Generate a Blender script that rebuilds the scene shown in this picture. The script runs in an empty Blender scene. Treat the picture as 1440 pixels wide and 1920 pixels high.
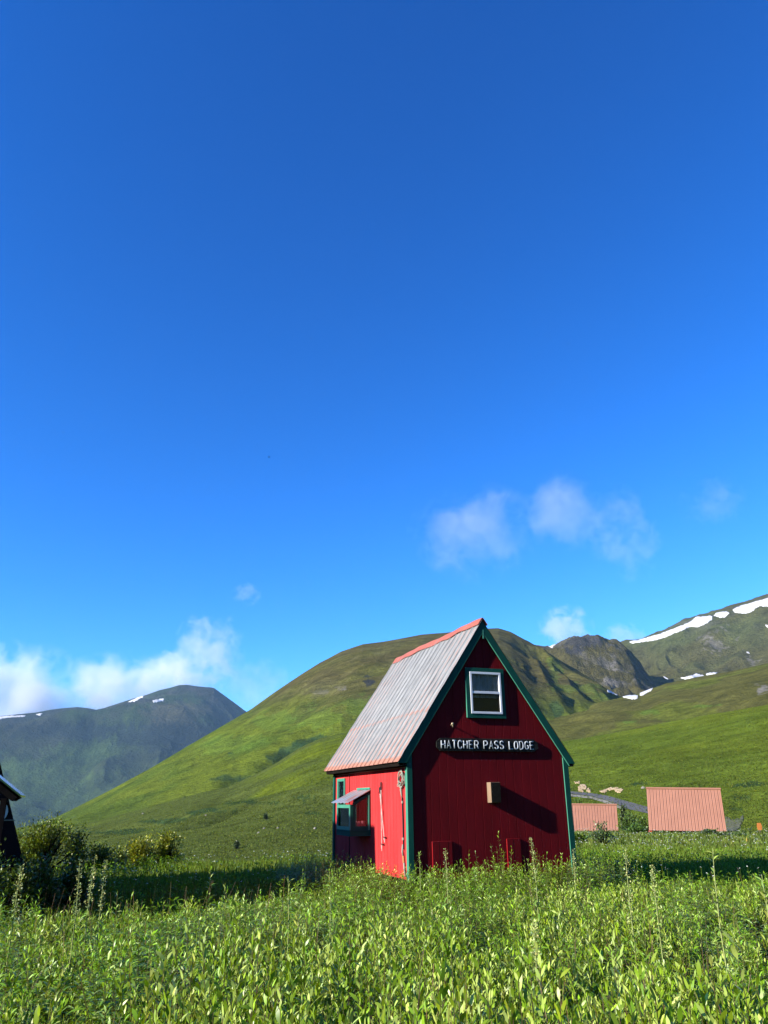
import bpy, math, random
import numpy as np
from mathutils import Vector, Matrix
random.seed(7)
RNG = np.random.default_rng(11)
SC = bpy.context.scene
COL = SC.collection
R_ = math.radians

# ------------------------------------------------------------------ camera
EYE = 1.6
F_PX, PITCH, ROLL = 1443.0, R_(20.5), R_(-0.65)      # focal length in photo pixels (1440 x 1920)
cam = bpy.data.objects.new('camera', bpy.data.cameras.new('camera'))
COL.objects.link(cam)
_f = np.array([0, math.cos(PITCH), math.sin(PITCH)]); _u = np.array([0, -math.sin(PITCH), math.cos(PITCH)]); _r = np.array([1., 0, 0])
CR = _r * math.cos(ROLL) + _u * math.sin(ROLL)
CU = -_r * math.sin(ROLL) + _u * math.cos(ROLL)
CF = _f
M = Matrix(((CR[0], CU[0], -CF[0], 0), (CR[1], CU[1], -CF[1], 0), (CR[2], CU[2], -CF[2], EYE), (0, 0, 0, 1)))
cam.matrix_world = M
cam.data.sensor_fit = 'VERTICAL'
cam.data.sensor_height = 34.6
cam.data.lens = 34.6 * F_PX / 1920
cam.data.clip_start = 0.1
cam.data.clip_end = 60000
SC.camera = cam

# ------------------------------------------------------------------ sky, sun, exposure
SUN_EL = R_(24.0)
SUN_H = np.array([-0.8846, -0.4664])
SUN_STRENGTH = 4.8
SKY_STRENGTH = 0.075
w = bpy.data.worlds.new("World"); SC.world = w; w.use_nodes = True
nt = w.node_tree; nt.nodes.clear()
sky = nt.nodes.new('ShaderNodeTexSky'); sky.sky_type = 'NISHITA'; sky.sun_disc = False
sky.sun_elevation = SUN_EL
sky.sun_rotation = math.atan2(SUN_H[0], SUN_H[1])
sky.altitude = 1100; sky.air_density = 1.0; sky.dust_density = 0.0; sky.ozone_density = 4.0
# deepen the blue of the high mountain sky channel by channel (gain, power, ceiling)
sep = nt.nodes.new('ShaderNodeSeparateColor'); cmb = nt.nodes.new('ShaderNodeCombineColor')
nt.links.new(sky.outputs[0], sep.inputs[0])
for i, (gain, power, top) in enumerate(((.0100, 2.4, .30), (.0475, 1.35, .45), (.0915, 1.2, .75))):
    pw = nt.nodes.new('ShaderNodeMath'); pw.operation = 'POWER'; pw.inputs[1].default_value = power
    ml = nt.nodes.new('ShaderNodeMath'); ml.operation = 'MULTIPLY'; ml.inputs[1].default_value = gain / SKY_STRENGTH
    mn = nt.nodes.new('ShaderNodeMath'); mn.operation = 'MINIMUM'; mn.inputs[1].default_value = top / SKY_STRENGTH
    nt.links.new(sep.outputs[i], pw.inputs[0]); nt.links.new(pw.outputs[0], ml.inputs[0]); nt.links.new(ml.outputs[0], mn.inputs[0]); nt.links.new(mn.outputs[0], cmb.inputs[i])
bg = nt.nodes.new('ShaderNodeBackground'); bg.inputs['Strength'].default_value = SKY_STRENGTH
wo = nt.nodes.new('ShaderNodeOutputWorld')
nt.links.new(cmb.outputs[0], bg.inputs['Color']); nt.links.new(bg.outputs[0], wo.inputs['Surface'])
sun = bpy.data.objects.new('sun', bpy.data.lights.new('sun', 'SUN')); COL.objects.link(sun)
sun.data.energy = SUN_STRENGTH; sun.data.angle = R_(0.55); sun.data.color = (1.0, 0.93, 0.82)
sd = Vector((SUN_H[0] * math.cos(SUN_EL), SUN_H[1] * math.cos(SUN_EL), math.sin(SUN_EL)))
sun.rotation_euler = sd.to_track_quat('Z', 'Y').to_euler()
sun.location = (-20, -10, 20)
SC.view_settings.view_transform = 'Standard'; SC.view_settings.look = 'None'
SC.view_settings.exposure = 1.36; SC.view_settings.gamma = 1.0
SC.cycles.max_bounces = 8; SC.cycles.diffuse_bounces = 3; SC.cycles.glossy_bounces = 3; SC.cycles.transmission_bounces = 4
SC.cycles.transparent_max_bounces = 12; SC.cycles.volume_bounces = 2
SC.cycles.sample_clamp_indirect = 6

# ------------------------------------------------------------------ pixel helpers: a direction from the camera for surveying the place
def ray(x, y):
    return CF * F_PX + CR * (x - 720) - CU * (y - 960)
def azt(x, y):
    """azimuth (deg, clockwise from +Y) and slope (tan of elevation) of a photo pixel"""
    r = ray(x, y)
    return math.degrees(math.atan2(r[0], r[1])), r[2] / math.hypot(r[0], r[1])
def azt_v(x, y):
    x = np.asarray(x, float); y = np.asarray(y, float)
    d = CF[None] * F_PX + CR[None] * (x[:, None] - 720) - CU[None] * (y[:, None] - 960)
    return np.degrees(np.arctan2(d[:, 0], d[:, 1])), d[:, 2] / np.hypot(d[:, 0], d[:, 1])
def at(x, y, r):
    a, t = azt(x, y); a = math.radians(a)
    return np.array([math.sin(a) * r, math.cos(a) * r, EYE + t * r])

# ------------------------------------------------------------------ noise
def _h(ix, iy, s):
    h = (ix.astype(np.int64) * 374761393 + iy.astype(np.int64) * 668265263 + s * 982451653) & 0xffffffff
    h = ((h ^ (h >> 13)) * 1274126177) & 0xffffffff
    h = h ^ (h >> 16)
    return (h & 0xffff) / 65535.0
def vn(x, y, s=0):
    x = np.asarray(x, float); y = np.asarray(y, float)
    ix = np.floor(x); iy = np.floor(y); fx = x - ix; fy = y - iy
    fx = fx * fx * fx * (fx * (fx * 6 - 15) + 10); fy = fy * fy * fy * (fy * (fy * 6 - 15) + 10)
    a = _h(ix, iy, s); b = _h(ix + 1, iy, s); c = _h(ix, iy + 1, s); d = _h(ix + 1, iy + 1, s)
    return (a * (1 - fx) + b * fx) * (1 - fy) + (c * (1 - fx) + d * fx) * fy
def fbm(x, y, s=0, o=4, g=0.5):
    v = 0; a = 1; t = 0
    for i in range(o):
        v = v + a * vn(x * 2 ** i + i * 17.3, y * 2 ** i - i * 9.1, s + i); t += a; a *= g
    return v / t * 2 - 1
def ridge(x, y, s=0, o=4):
    v = 0; a = 1; t = 0
    for i in range(o):
        v = v + a * (1 - np.abs(vn(x * 2 ** i + i * 7.7, y * 2 ** i + i * 3.1, s + i) * 2 - 1)); t += a; a *= 0.5
    return v / t
def sst(x, a, b):
    t = np.clip((x - a) / (b - a), 0, 1); return t * t * (3 - 2 * t)

# ------------------------------------------------------------------ object helpers
def link(name, verts, faces, mats=None, parent=None, fmat=None, smooth=False, colors=None):
    me = bpy.data.meshes.new(name)
    if isinstance(faces, np.ndarray):
        nv = len(verts); nf, k = faces.shape
        me.vertices.add(nv); me.vertices.foreach_set('co', np.ascontiguousarray(verts, np.float32).ravel())
        me.loops.add(nf * k); me.loops.foreach_set('vertex_index', np.ascontiguousarray(faces, np.int32).ravel())
        me.polygons.add(nf); me.polygons.foreach_set('loop_start', np.arange(0, nf * k, k, dtype=np.int32))
        me.polygons.foreach_set('loop_total', np.full(nf, k, np.int32))
        me.update(calc_edges=True)
    else:
        me.from_pydata([tuple(v) for v in verts], [], faces); me.update()
    if smooth: me.polygons.foreach_set('use_smooth', np.ones(len(me.polygons), bool))
    if colors is not None:
        ca = me.color_attributes.new('col', 'FLOAT_COLOR', 'POINT')
        c = np.ones((len(verts), 4), np.float32); c[:, :3] = colors
        ca.data.foreach_set('color', c.ravel())
    for m in (mats if isinstance(mats, (list, tuple)) else [mats] if mats else []): me.materials.append(m)
    if fmat is not None: me.polygons.foreach_set('material_index', np.asarray(fmat, np.int32))
    o = bpy.data.objects.new(name, me); COL.objects.link(o)
    if parent: o.parent = parent
    return o
def tag(o, label=None, cat=None, group=None, kind=None):
    if label: o['label'] = label
    if cat: o['category'] = cat
    if group: o['group'] = group
    if kind: o['kind'] = kind
    return o
def thing(name, label, cat, loc=(0, 0, 0), rz=0, group=None):
    o = bpy.data.objects.new(name, None); COL.objects.link(o); o.empty_display_size = 0.2
    o.location = tuple(float(c) for c in loc); o.rotation_euler = (0, 0, rz)
    return tag(o, label, cat, group)
class MB:
    def __init__(s): s.v = []; s.f = []
    def add(s, v, f):
        n = len(s.v); s.v += [tuple(map(float, p)) for p in v]; s.f += [tuple(i + n for i in q) for q in f]
    def box(s, a, b):
        (x0, y0, z0), (x1, y1, z1) = a, b
        x0, x1 = min(x0, x1), max(x0, x1); y0, y1 = min(y0, y1), max(y0, y1); z0, z1 = min(z0, z1), max(z0, z1)
        s.add([(x0, y0, z0), (x1, y0, z0), (x1, y1, z0), (x0, y1, z0), (x0, y0, z1), (x1, y0, z1), (x1, y1, z1), (x0, y1, z1)],
              [(3, 2, 1, 0), (4, 5, 6, 7), (0, 1, 5, 4), (1, 2, 6, 5), (2, 3, 7, 6), (3, 0, 4, 7)])
    def hexa(s, p):   # eight corners, bottom loop then top loop
        s.add(p, [(3, 2, 1, 0), (4, 5, 6, 7), (0, 1, 5, 4), (1, 2, 6, 5), (2, 3, 7, 6), (3, 0, 4, 7)])
    def prism(s, poly, d):   # poly: 3-D points of a flat outline; d: offset vector
        n = len(poly); P = [Vector(p) for p in poly]; Q = [p + Vector(d) for p in P]
        s.add(P + Q, [tuple(range(n - 1, -1, -1)), tuple(range(n, 2 * n))] + [(i, (i + 1) % n, (i + 1) % n + n, i + n) for i in range(n)])
    def tube(s, pts, rad, n=6, cap=True):
        P = [Vector(p) for p in pts]; rad = rad if isinstance(rad, (list, tuple)) else [rad] * len(P)
        vs = []; fs = []; ref = None
        for i, p in enumerate(P):
            t = (P[min(i + 1, len(P) - 1)] - P[max(i - 1, 0)]).normalized()
            if ref is None: ref = t.orthogonal().normalized()
            ref = (ref - t * ref.dot(t)).normalized(); b = t.cross(ref)
            for k in range(n):
                a = 2 * math.pi * k / n; vs.append(p + (ref * math.cos(a) + b * math.sin(a)) * rad[i])
        for i in range(len(P) - 1):
            for k in range(n):
                fs.append((i * n + k, i * n + (k + 1) % n, (i + 1) * n + (k + 1) % n, (i + 1) * n + k))
        if cap: fs += [tuple(range(n - 1, -1, -1)), tuple((len(P) - 1) * n + k for k in range(n))]
        s.add(vs, fs)
    def build(s, name, mat, parent=None, smooth=False, bevel=0):
        o = link(name, s.v, s.f, mat, parent, smooth=smooth)
        if bevel:
            m = o.modifiers.new('bevel', 'BEVEL'); m.width = bevel; m.segments = 2; m.limit_method = 'ANGLE'
        return o

# ------------------------------------------------------------------ materials
def nodes(name):
    m = bpy.data.materials.new(name); m.use_nodes = True; t = m.node_tree
    return m, t, t.nodes['Principled BSDF'], t.nodes['Material Output']
def N(t, typ, **k):
    n = t.nodes.new(typ)
    for a, b in k.items():
        if a in n.inputs: n.inputs[a].default_value = b
        else: setattr(n, a, b)
    return n
def paint(name, c1, c2, scale=6, rough=0.6, bump=0.15, bscale=60, stretch=(1, 1, 1), spec=0.4, metal=0, wear=None):
    """painted / plain surface: two-tone noise, fine bump and optional wear colour"""
    m, t, b, o = nodes(name)
    tc = N(t, 'ShaderNodeTexCoord'); mp = N(t, 'ShaderNodeMapping'); mp.inputs['Scale'].default_value = stretch
    t.links.new(tc.outputs['Object'], mp.inputs[0])
    n = N(t, 'ShaderNodeTexNoise', Scale=scale, Detail=6.0, Roughness=0.6); t.links.new(mp.outputs[0], n.inputs['Vector'])
    cr = N(t, 'ShaderNodeValToRGB'); cr.color_ramp.elements[0].position = .3; cr.color_ramp.elements[1].position = .7
    cr.color_ramp.elements[0].color = (*c1, 1); cr.color_ramp.elements[1].color = (*c2, 1)
    t.links.new(n.outputs['Fac'], cr.inputs[0]); src = cr.outputs[0]
    if wear:
        wc, lo, hi, ws = wear
        n3 = N(t, 'ShaderNodeTexNoise', Scale=ws, Detail=8.0, Roughness=0.7); t.links.new(mp.outputs[0], n3.inputs['Vector'])
        mr = N(t, 'ShaderNodeMapRange'); mr.inputs[1].default_value = lo; mr.inputs[2].default_value = hi
        t.links.new(n3.outputs['Fac'], mr.inputs[0])
        mx = N(t, 'ShaderNodeMix', data_type='RGBA'); t.links.new(mr.outputs[0], mx.inputs[0]); t.links.new(src, mx.inputs[6]); mx.inputs[7].default_value = (*wc, 1)
        src = mx.outputs[2]
    t.links.new(src, b.inputs['Base Color'])
    n2 = N(t, 'ShaderNodeTexNoise', Scale=bscale, Detail=4.0); t.links.new(mp.outputs[0], n2.inputs['Vector'])
    bp = N(t, 'ShaderNodeBump', Strength=bump, Distance=0.01); t.links.new(n2.outputs['Fac'], bp.inputs['Height']); t.links.new(bp.outputs[0], b.inputs['Normal'])
    b.inputs['Roughness'].default_value = rough; b.inputs['Specular IOR Level'].default_value = spec; b.inputs['Metallic'].default_value = metal
    return m
M_RED = paint('shaded_red_paint', (0.082, 0.0016, 0.0036), (0.118, 0.0026, 0.0055), 3, 0.8, 0.3, 40, (1, 1, .25), 0.10, wear=((0.17, .018, .016), .66, .76, 16))  # cabin red darkened: the front wall's shade is in the colour
M_RED_LIT = paint('sunlit_red_paint', (0.40, 0.026, 0.027), (0.50, 0.04, 0.041), 3, 0.9, 0.25, 40, (1, 1, .25), 0.04, wear=((0.36, .02, .025), .6, .8, 7))  # same red made lighter and pinker: sunlight painted into the colour
M_REDM = paint('sunlit_panel_edge', (0.2, 0.008, 0.01), (0.26, 0.012, 0.014), 5, 0.8, 0.2, spec=0.05)  # lighter red that paints the sun on the hatch edges
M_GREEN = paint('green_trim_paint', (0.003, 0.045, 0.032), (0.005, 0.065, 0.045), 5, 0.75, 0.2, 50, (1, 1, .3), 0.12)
M_GREEN_LIT = paint('sunlit_green_paint', (0.03, 0.17, 0.11), (0.05, 0.22, 0.145), 5, 0.6, 0.2, 50, (1, 1, .3), 0.35)  # lighter copy of the trim green, sunlight painted into the colour
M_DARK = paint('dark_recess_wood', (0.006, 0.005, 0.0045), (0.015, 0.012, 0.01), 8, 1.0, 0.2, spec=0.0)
M_LOG = paint('weathered_dark_wood', (0.006, 0.005, 0.005), (0.014, 0.011, 0.010), 4, 1.0, 0.5, 30, (4, 4, .4), 0.0)
M_WHITE = paint('white_vinyl', (0.55, 0.57, 0.59), (0.64, 0.66, 0.68), 4, 0.4, 0.03)
M_SIGN = paint('black_weathered_board', (0.008, 0.008, 0.007), (0.022, 0.021, 0.018), 9, 0.8, 0.4, 60, (.3, 1, 2), 0.08)
M_LETTER = paint('chipped_white_paint', (0.30, 0.33, 0.36), (0.46, 0.49, 0.52), 20, 0.6, 0.2, 80, wear=((0.05, .05, .05), .62, .68, 45))
M_BOXW = paint('bare_wood', (0.15, 0.10, 0.06), (0.24, 0.165, 0.105), 14, 0.8, 0.3, 50, (1, 1, .2))
M_BOXD = paint('shaded_box_face', (0.010, 0.0095, 0.007), (0.02, 0.018, 0.013), 14, 0.95, 0.3, 50, spec=0.0)  # box front darkened: its shade is painted into the colour
M_CAP = paint('salmon_ridge_metal', (0.27, 0.07, 0.04), (0.34, 0.105, 0.065), 5, 0.55, 0.2, 12, wear=((0.35, .30, .28), .62, .72, 12))
M_PINK = paint('salmon_metal_roofing', (0.265, 0.122, 0.078), (0.31, 0.145, 0.094), 0.8, 0.5, 0.1, 6)
M_STEEL = paint('dark_metal', (0.02, 0.02, 0.022), (0.04, 0.04, 0.04), 10, 0.4, 0.1, metal=.6)
M_ALU = paint('scuffed_pole_shaft', (0.32, 0.22, 0.19), (0.5, 0.42, 0.38), 12, 0.45, 0.05, metal=.1)
M_ORANGE = paint('orange_shaft', (0.55, 0.16, 0.05), (0.7, 0.28, 0.12), 12, 0.5, 0.05)
M_ROPE = paint('white_rope', (0.15, 0.15, 0.11), (0.30, 0.30, 0.25), 40, 0.9, 0.6, 200)
M_BLACK = paint('black_strap', (0.008, 0.006, 0.007), (0.02, 0.016, 0.017), 20, 0.8, 0.2)
M_CURT = paint('curtain_cloth', (0.30, 0.32, 0.34), (0.55, 0.58, 0.62), 6, 0.9, 0.3, 20, (6, 6, .5))
M_LACE = paint('white_curtain', (0.5, 0.55, 0.6), (0.7, 0.75, 0.8), 12, 0.9, 0.3, 20, (5, 5, .5))
M_INT = paint('interior_panelling', (0.12, 0.03, 0.02), (0.2, 0.06, 0.035), 6, 0.8, 0.2, 20, (4, 4, .3))
M_SCREEN = paint('insect_screen', (0.02, 0.022, 0.02), (0.03, 0.032, 0.03), 40, 0.9, 0.1)
M_BLUEROOF = paint('sky_tinted_metal_eave', (0.20, 0.36, 0.62), (0.26, 0.42, 0.68), 6, 0.15, 0.05, 8, metal=1.0)  # blue tint puts the sky's reflection into the metal's colour
M_ROCK = paint('grey_rock', (0.12, 0.11, 0.09), (0.24, 0.22, 0.18), 1.5, 0.9, 0.8, 6)
M_SAND = paint('sandy_cut_bank', (0.26, 0.18, 0.095), (0.48, 0.355, 0.21), .5, 0.95, 0.9, 2)
M_GRAVEL = paint('pale_gravel', (0.09, 0.088, 0.07), (0.22, 0.21, 0.175), .9, 0.95, 0.7, 3)
M_SCREE = paint('dull_scree', (0.04, 0.05, 0.02), (0.10, 0.10, 0.06), .9, 0.95, 0.7, 3)
M_ASPH = paint('asphalt', (0.05, 0.052, 0.056), (0.085, 0.085, 0.085), .3, 0.8, 0.2, 5)
M_SNOW = paint('old_snow', (0.42, 0.425, 0.43), (0.60, 0.60, 0.60), .03, 0.6, 0.3, .1)
M_SKIN = paint('insect_body', (0.01, 0.01, 0.01), (0.02, 0.02, 0.02), 30, 0.5, 0.1)
M_DIRT = paint('pole_tip', (0.36, 0.33, 0.3), (0.45, 0.41, 0.37), 30, 0.5, 0.1)

def glass_mat():
    m = bpy.data.materials.new('window_glass'); m.use_nodes = True; t = m.node_tree; t.nodes.clear()
    tr = N(t, 'ShaderNodeBsdfTransparent'); tr.inputs[0].default_value = (.8, .85, .85, 1)
    gl = N(t, 'ShaderNodeBsdfGlossy', Roughness=0.02); gl.inputs[0].default_value = (.9, .95, 1, 1)
    fr = N(t, 'ShaderNodeFresnel', IOR=1.5); mx = N(t, 'ShaderNodeMixShader'); o = N(t, 'ShaderNodeOutputMaterial')
    t.links.new(fr.outputs[0], mx.inputs[0]); t.links.new(tr.outputs[0], mx.inputs[1]); t.links.new(gl.outputs[0], mx.inputs[2]); t.links.new(mx.outputs[0], o.inputs[0])
    return m
M_GLASS = glass_mat()

def roof_mat():
    """galvanised sheet with the remains of red-oxide paint along ribs, the lap seam and the eave"""
    m, t, b, o = nodes('worn_galvanised_roof')
    tc = N(t, 'ShaderNodeTexCoord'); sp = N(t, 'ShaderNodeSeparateXYZ'); t.links.new(tc.outputs['Object'], sp.inputs[0])
    mp = N(t, 'ShaderNodeMapping'); mp.inputs['Scale'].default_value = (1, 9, 1); t.links.new(tc.outputs['Object'], mp.inputs[0])
    n = N(t, 'ShaderNodeTexNoise', Scale=1.6, Detail=8.0, Roughness=0.65); t.links.new(mp.outputs[0], n.inputs['Vector'])
    n2 = N(t, 'ShaderNodeTexNoise', Scale=14.0, Detail=8.0, Roughness=0.75); t.links.new(tc.outputs['Object'], n2.inputs['Vector'])
    # rib phase: v / pitch
    ph = N(t, 'ShaderNodeMath', operation='MULTIPLY'); ph.inputs[1].default_value = 1 / 0.3285; t.links.new(sp.outputs['Y'], ph.inputs[0])
    fr = N(t, 'ShaderNodeMath', operation='FRACT'); t.links.new(ph.outputs[0], fr.inputs[0])
    d = N(t, 'ShaderNodeMath', operation='SUBTRACT'); d.inputs[1].default_value = 0.5; t.links.new(fr.outputs[0], d.inputs[0])
    ab = N(t, 'ShaderNodeMath', operation='ABSOLUTE'); t.links.new(d.outputs[0], ab.inputs[0])
    rb = N(t, 'ShaderNodeMapRange'); rb.inputs[1].default_value = .34; rb.inputs[2].default_value = .5; rb.inputs[4].default_value = .34; t.links.new(ab.outputs[0], rb.inputs[0])
    # towards the eave (object z is height)
    ev = N(t, 'ShaderNodeMapRange'); ev.inputs[1].default_value = 4.3; ev.inputs[2].default_value = 2.75; ev.inputs[4].default_value = .27; t.links.new(sp.outputs['Z'], ev.inputs[0])
    s1 = N(t, 'ShaderNodeMath', operation='SUBTRACT'); s1.inputs[1].default_value = 3.98; t.links.new(sp.outputs['Z'], s1.inputs[0])
    s2 = N(t, 'ShaderNodeMath', operation='ABSOLUTE'); t.links.new(s1.outputs[0], s2.inputs[0])
    s3 = N(t, 'ShaderNodeMapRange'); s3.inputs[1].default_value = .07; s3.inputs[2].default_value = .01; s3.inputs[4].default_value = .22; t.links.new(s2.outputs[0], s3.inputs[0])
    e1 = N(t, 'ShaderNodeMapRange'); e1.inputs[1].default_value = 2.99; e1.inputs[2].default_value = 2.92; e1.inputs[4].default_value = .35; t.links.new(sp.outputs['Z'], e1.inputs[0])
    acc = None
    for x in (rb, ev, s3, e1):
        if acc is None: acc = x.outputs[0]
        else:
            a = N(t, 'ShaderNodeMath', operation='ADD'); t.links.new(acc, a.inputs[0]); t.links.new(x.outputs[0], a.inputs[1]); acc = a.outputs[0]
    mm = N(t, 'ShaderNodeMath', operation='MULTIPLY'); mm.inputs[1].default_value = .55; t.links.new(n.outputs['Fac'], mm.inputs[0])
    m2 = N(t, 'ShaderNodeMath', operation='MULTIPLY'); m2.inputs[1].default_value = .75; t.links.new(n2.outputs['Fac'], m2.inputs[0])
    a1 = N(t, 'ShaderNodeMath', operation='ADD'); t.links.new(mm.outputs[0], a1.inputs[0]); t.links.new(m2.outputs[0], a1.inputs[1])
    a2 = N(t, 'ShaderNodeMath', operation='ADD'); t.links.new(a1.outputs[0], a2.inputs[0]); t.links.new(acc, a2.inputs[1])
    fac = N(t, 'ShaderNodeMapRange'); fac.inputs[1].default_value = .86; fac.inputs[2].default_value = 1.16; t.links.new(a2.outputs[0], fac.inputs[0])
    zc = N(t, 'ShaderNodeValToRGB'); zc.color_ramp.elements[0].color = (.15, .155, .155, 1); zc.color_ramp.elements[1].color = (.27, .277, .275, 1)
    zc.color_ramp.elements[0].position = .35; zc.color_ramp.elements[1].position = .65; t.links.new(n.outputs['Fac'], zc.inputs[0])
    pk = N(t, 'ShaderNodeValToRGB'); pk.color_ramp.elements[0].color = (.26, .10, .06, 1); pk.color_ramp.elements[1].color = (.37, .19, .135, 1); t.links.new(n2.outputs['Fac'], pk.inputs[0])
    mx = N(t, 'ShaderNodeMix', data_type='RGBA'); t.links.new(fac.outputs[0], mx.inputs[0]); t.links.new(zc.outputs[0], mx.inputs[6]); t.links.new(pk.outputs[0], mx.inputs[7])
    # small rust spots
    n4 = N(t, 'ShaderNodeTexNoise', Scale=7.0, Detail=9.0, Roughness=0.8); t.links.new(tc.outputs['Object'], n4.inputs['Vector'])
    rs = N(t, 'ShaderNodeMapRange'); rs.inputs[1].default_value = .69; rs.inputs[2].default_value = .74; t.links.new(n4.outputs['Fac'], rs.inputs[0])
    mx2 = N(t, 'ShaderNodeMix', data_type='RGBA'); t.links.new(rs.outputs[0], mx2.inputs[0]); t.links.new(mx.outputs[2], mx2.inputs[6]); mx2.inputs[7].default_value = (.28, .07, .035, 1)
    t.links.new(mx2.outputs[2], b.inputs['Base Color'])
    b.inputs['Metallic'].default_value = .1; b.inputs['Roughness'].default_value = .55; b.inputs['Specular IOR Level'].default_value = .3
    bp = N(t, 'ShaderNodeBump', Strength=.25, Distance=.01); t.links.new(n2.outputs['Fac'], bp.inputs['Height']); t.links.new(bp.outputs[0], b.inputs['Normal'])
    return m
M_ROOF = roof_mat()

def terrain_mat(name, s1, s2, dist, strength, rough=.95, stretch=(1, 1, 1)):
    """albedo attribute 'col' broken up with two scales of noise, and turf-like bump"""
    m, t, b, o = nodes(name)
    at_ = N(t, 'ShaderNodeAttribute', attribute_name='col')
    tc = N(t, 'ShaderNodeTexCoord'); mp = N(t, 'ShaderNodeMapping'); mp.inputs['Scale'].default_value = stretch; t.links.new(tc.outputs['Object'], mp.inputs[0])
    n1 = N(t, 'ShaderNodeTexNoise', Scale=s1, Detail=8.0, Roughness=.68); t.links.new(mp.outputs[0], n1.inputs['Vector'])
    n2 = N(t, 'ShaderNodeTexNoise', Scale=s2, Detail=6.0, Roughness=.65); t.links.new(mp.outputs[0], n2.inputs['Vector'])
    r1 = N(t, 'ShaderNodeMapRange'); r1.inputs[1].default_value = .25; r1.inputs[2].default_value = .75; r1.inputs[3].default_value = .42; r1.inputs[4].default_value = 1.58; t.links.new(n1.outputs['Fac'], r1.inputs[0])
    r2 = N(t, 'ShaderNodeMapRange'); r2.inputs[1].default_value = .25; r2.inputs[2].default_value = .75; r2.inputs[3].default_value = .7; r2.inputs[4].default_value = 1.3; t.links.new(n2.outputs['Fac'], r2.inputs[0])
    mu = N(t, 'ShaderNodeMath', operation='MULTIPLY'); t.links.new(r1.outputs[0], mu.inputs[0]); t.links.new(r2.outputs[0], mu.inputs[1])
    vm = N(t, 'ShaderNodeVectorMath', operation='SCALE'); t.links.new(at_.outputs['Color'], vm.inputs[0]); t.links.new(mu.outputs[0], vm.inputs['Scale'])
    t.links.new(vm.outputs[0], b.inputs['Base Color'])
    ad = N(t, 'ShaderNodeMath', operation='ADD'); t.links.new(n1.outputs['Fac'], ad.inputs[0]); t.links.new(n2.outputs['Fac'], ad.inputs[1])
    bp = N(t, 'ShaderNodeBump', Strength=strength, Distance=dist); t.links.new(ad.outputs[0], bp.inputs['Height']); t.links.new(bp.outputs[0], b.inputs['Normal'])
    b.inputs['Roughness'].default_value = rough; b.inputs['Specular IOR Level'].default_value = 0.0
    return m

def leaf_mat(name, rough=.45, trans=.35, spec=.5):
    m = bpy.data.materials.new(name); m.use_nodes = True; t = m.node_tree; t.nodes.clear()
    at_ = N(t, 'ShaderNodeAttribute', attribute_name='col')
    df = N(t, 'ShaderNodeBsdfPrincipled'); df.inputs['Roughness'].default_value = rough; df.inputs['Specular IOR Level'].default_value = spec
    tl = N(t, 'ShaderNodeBsdfTranslucent'); mx = N(t, 'ShaderNodeMixShader'); mx.inputs[0].default_value = trans
    hsv = N(t, 'ShaderNodeHueSaturation'); hsv.inputs['Hue'].default_value = .48; hsv.inputs['Saturation'].default_value = 1.15; hsv.inputs['Value'].default_value = 1.5
    o = N(t, 'ShaderNodeOutputMaterial')
    t.links.new(at_.outputs['Color'], df.inputs['Base Color']); t.links.new(at_.outputs['Color'], hsv.inputs['Color']); t.links.new(hsv.outputs[0], tl.inputs['Color'])
    t.links.new(df.outputs[0], mx.inputs[1]); t.links.new(tl.outputs[0], mx.inputs[2]); t.links.new(mx.outputs[0], o.inputs[0])
    return m
M_LEAF = leaf_mat('leaf', .40, .17, .36); M_GRASSB = leaf_mat('grass_blade', .6, .3, .15)

# ------------------------------------------------------------------ terrain as one height function z(az, r), read from ridge lines
def crest(pts):
    a, t = azt_v([p[0] for p in pts], [p[1] for p in pts]); o = np.argsort(a); return a[o], t[o]
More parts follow.
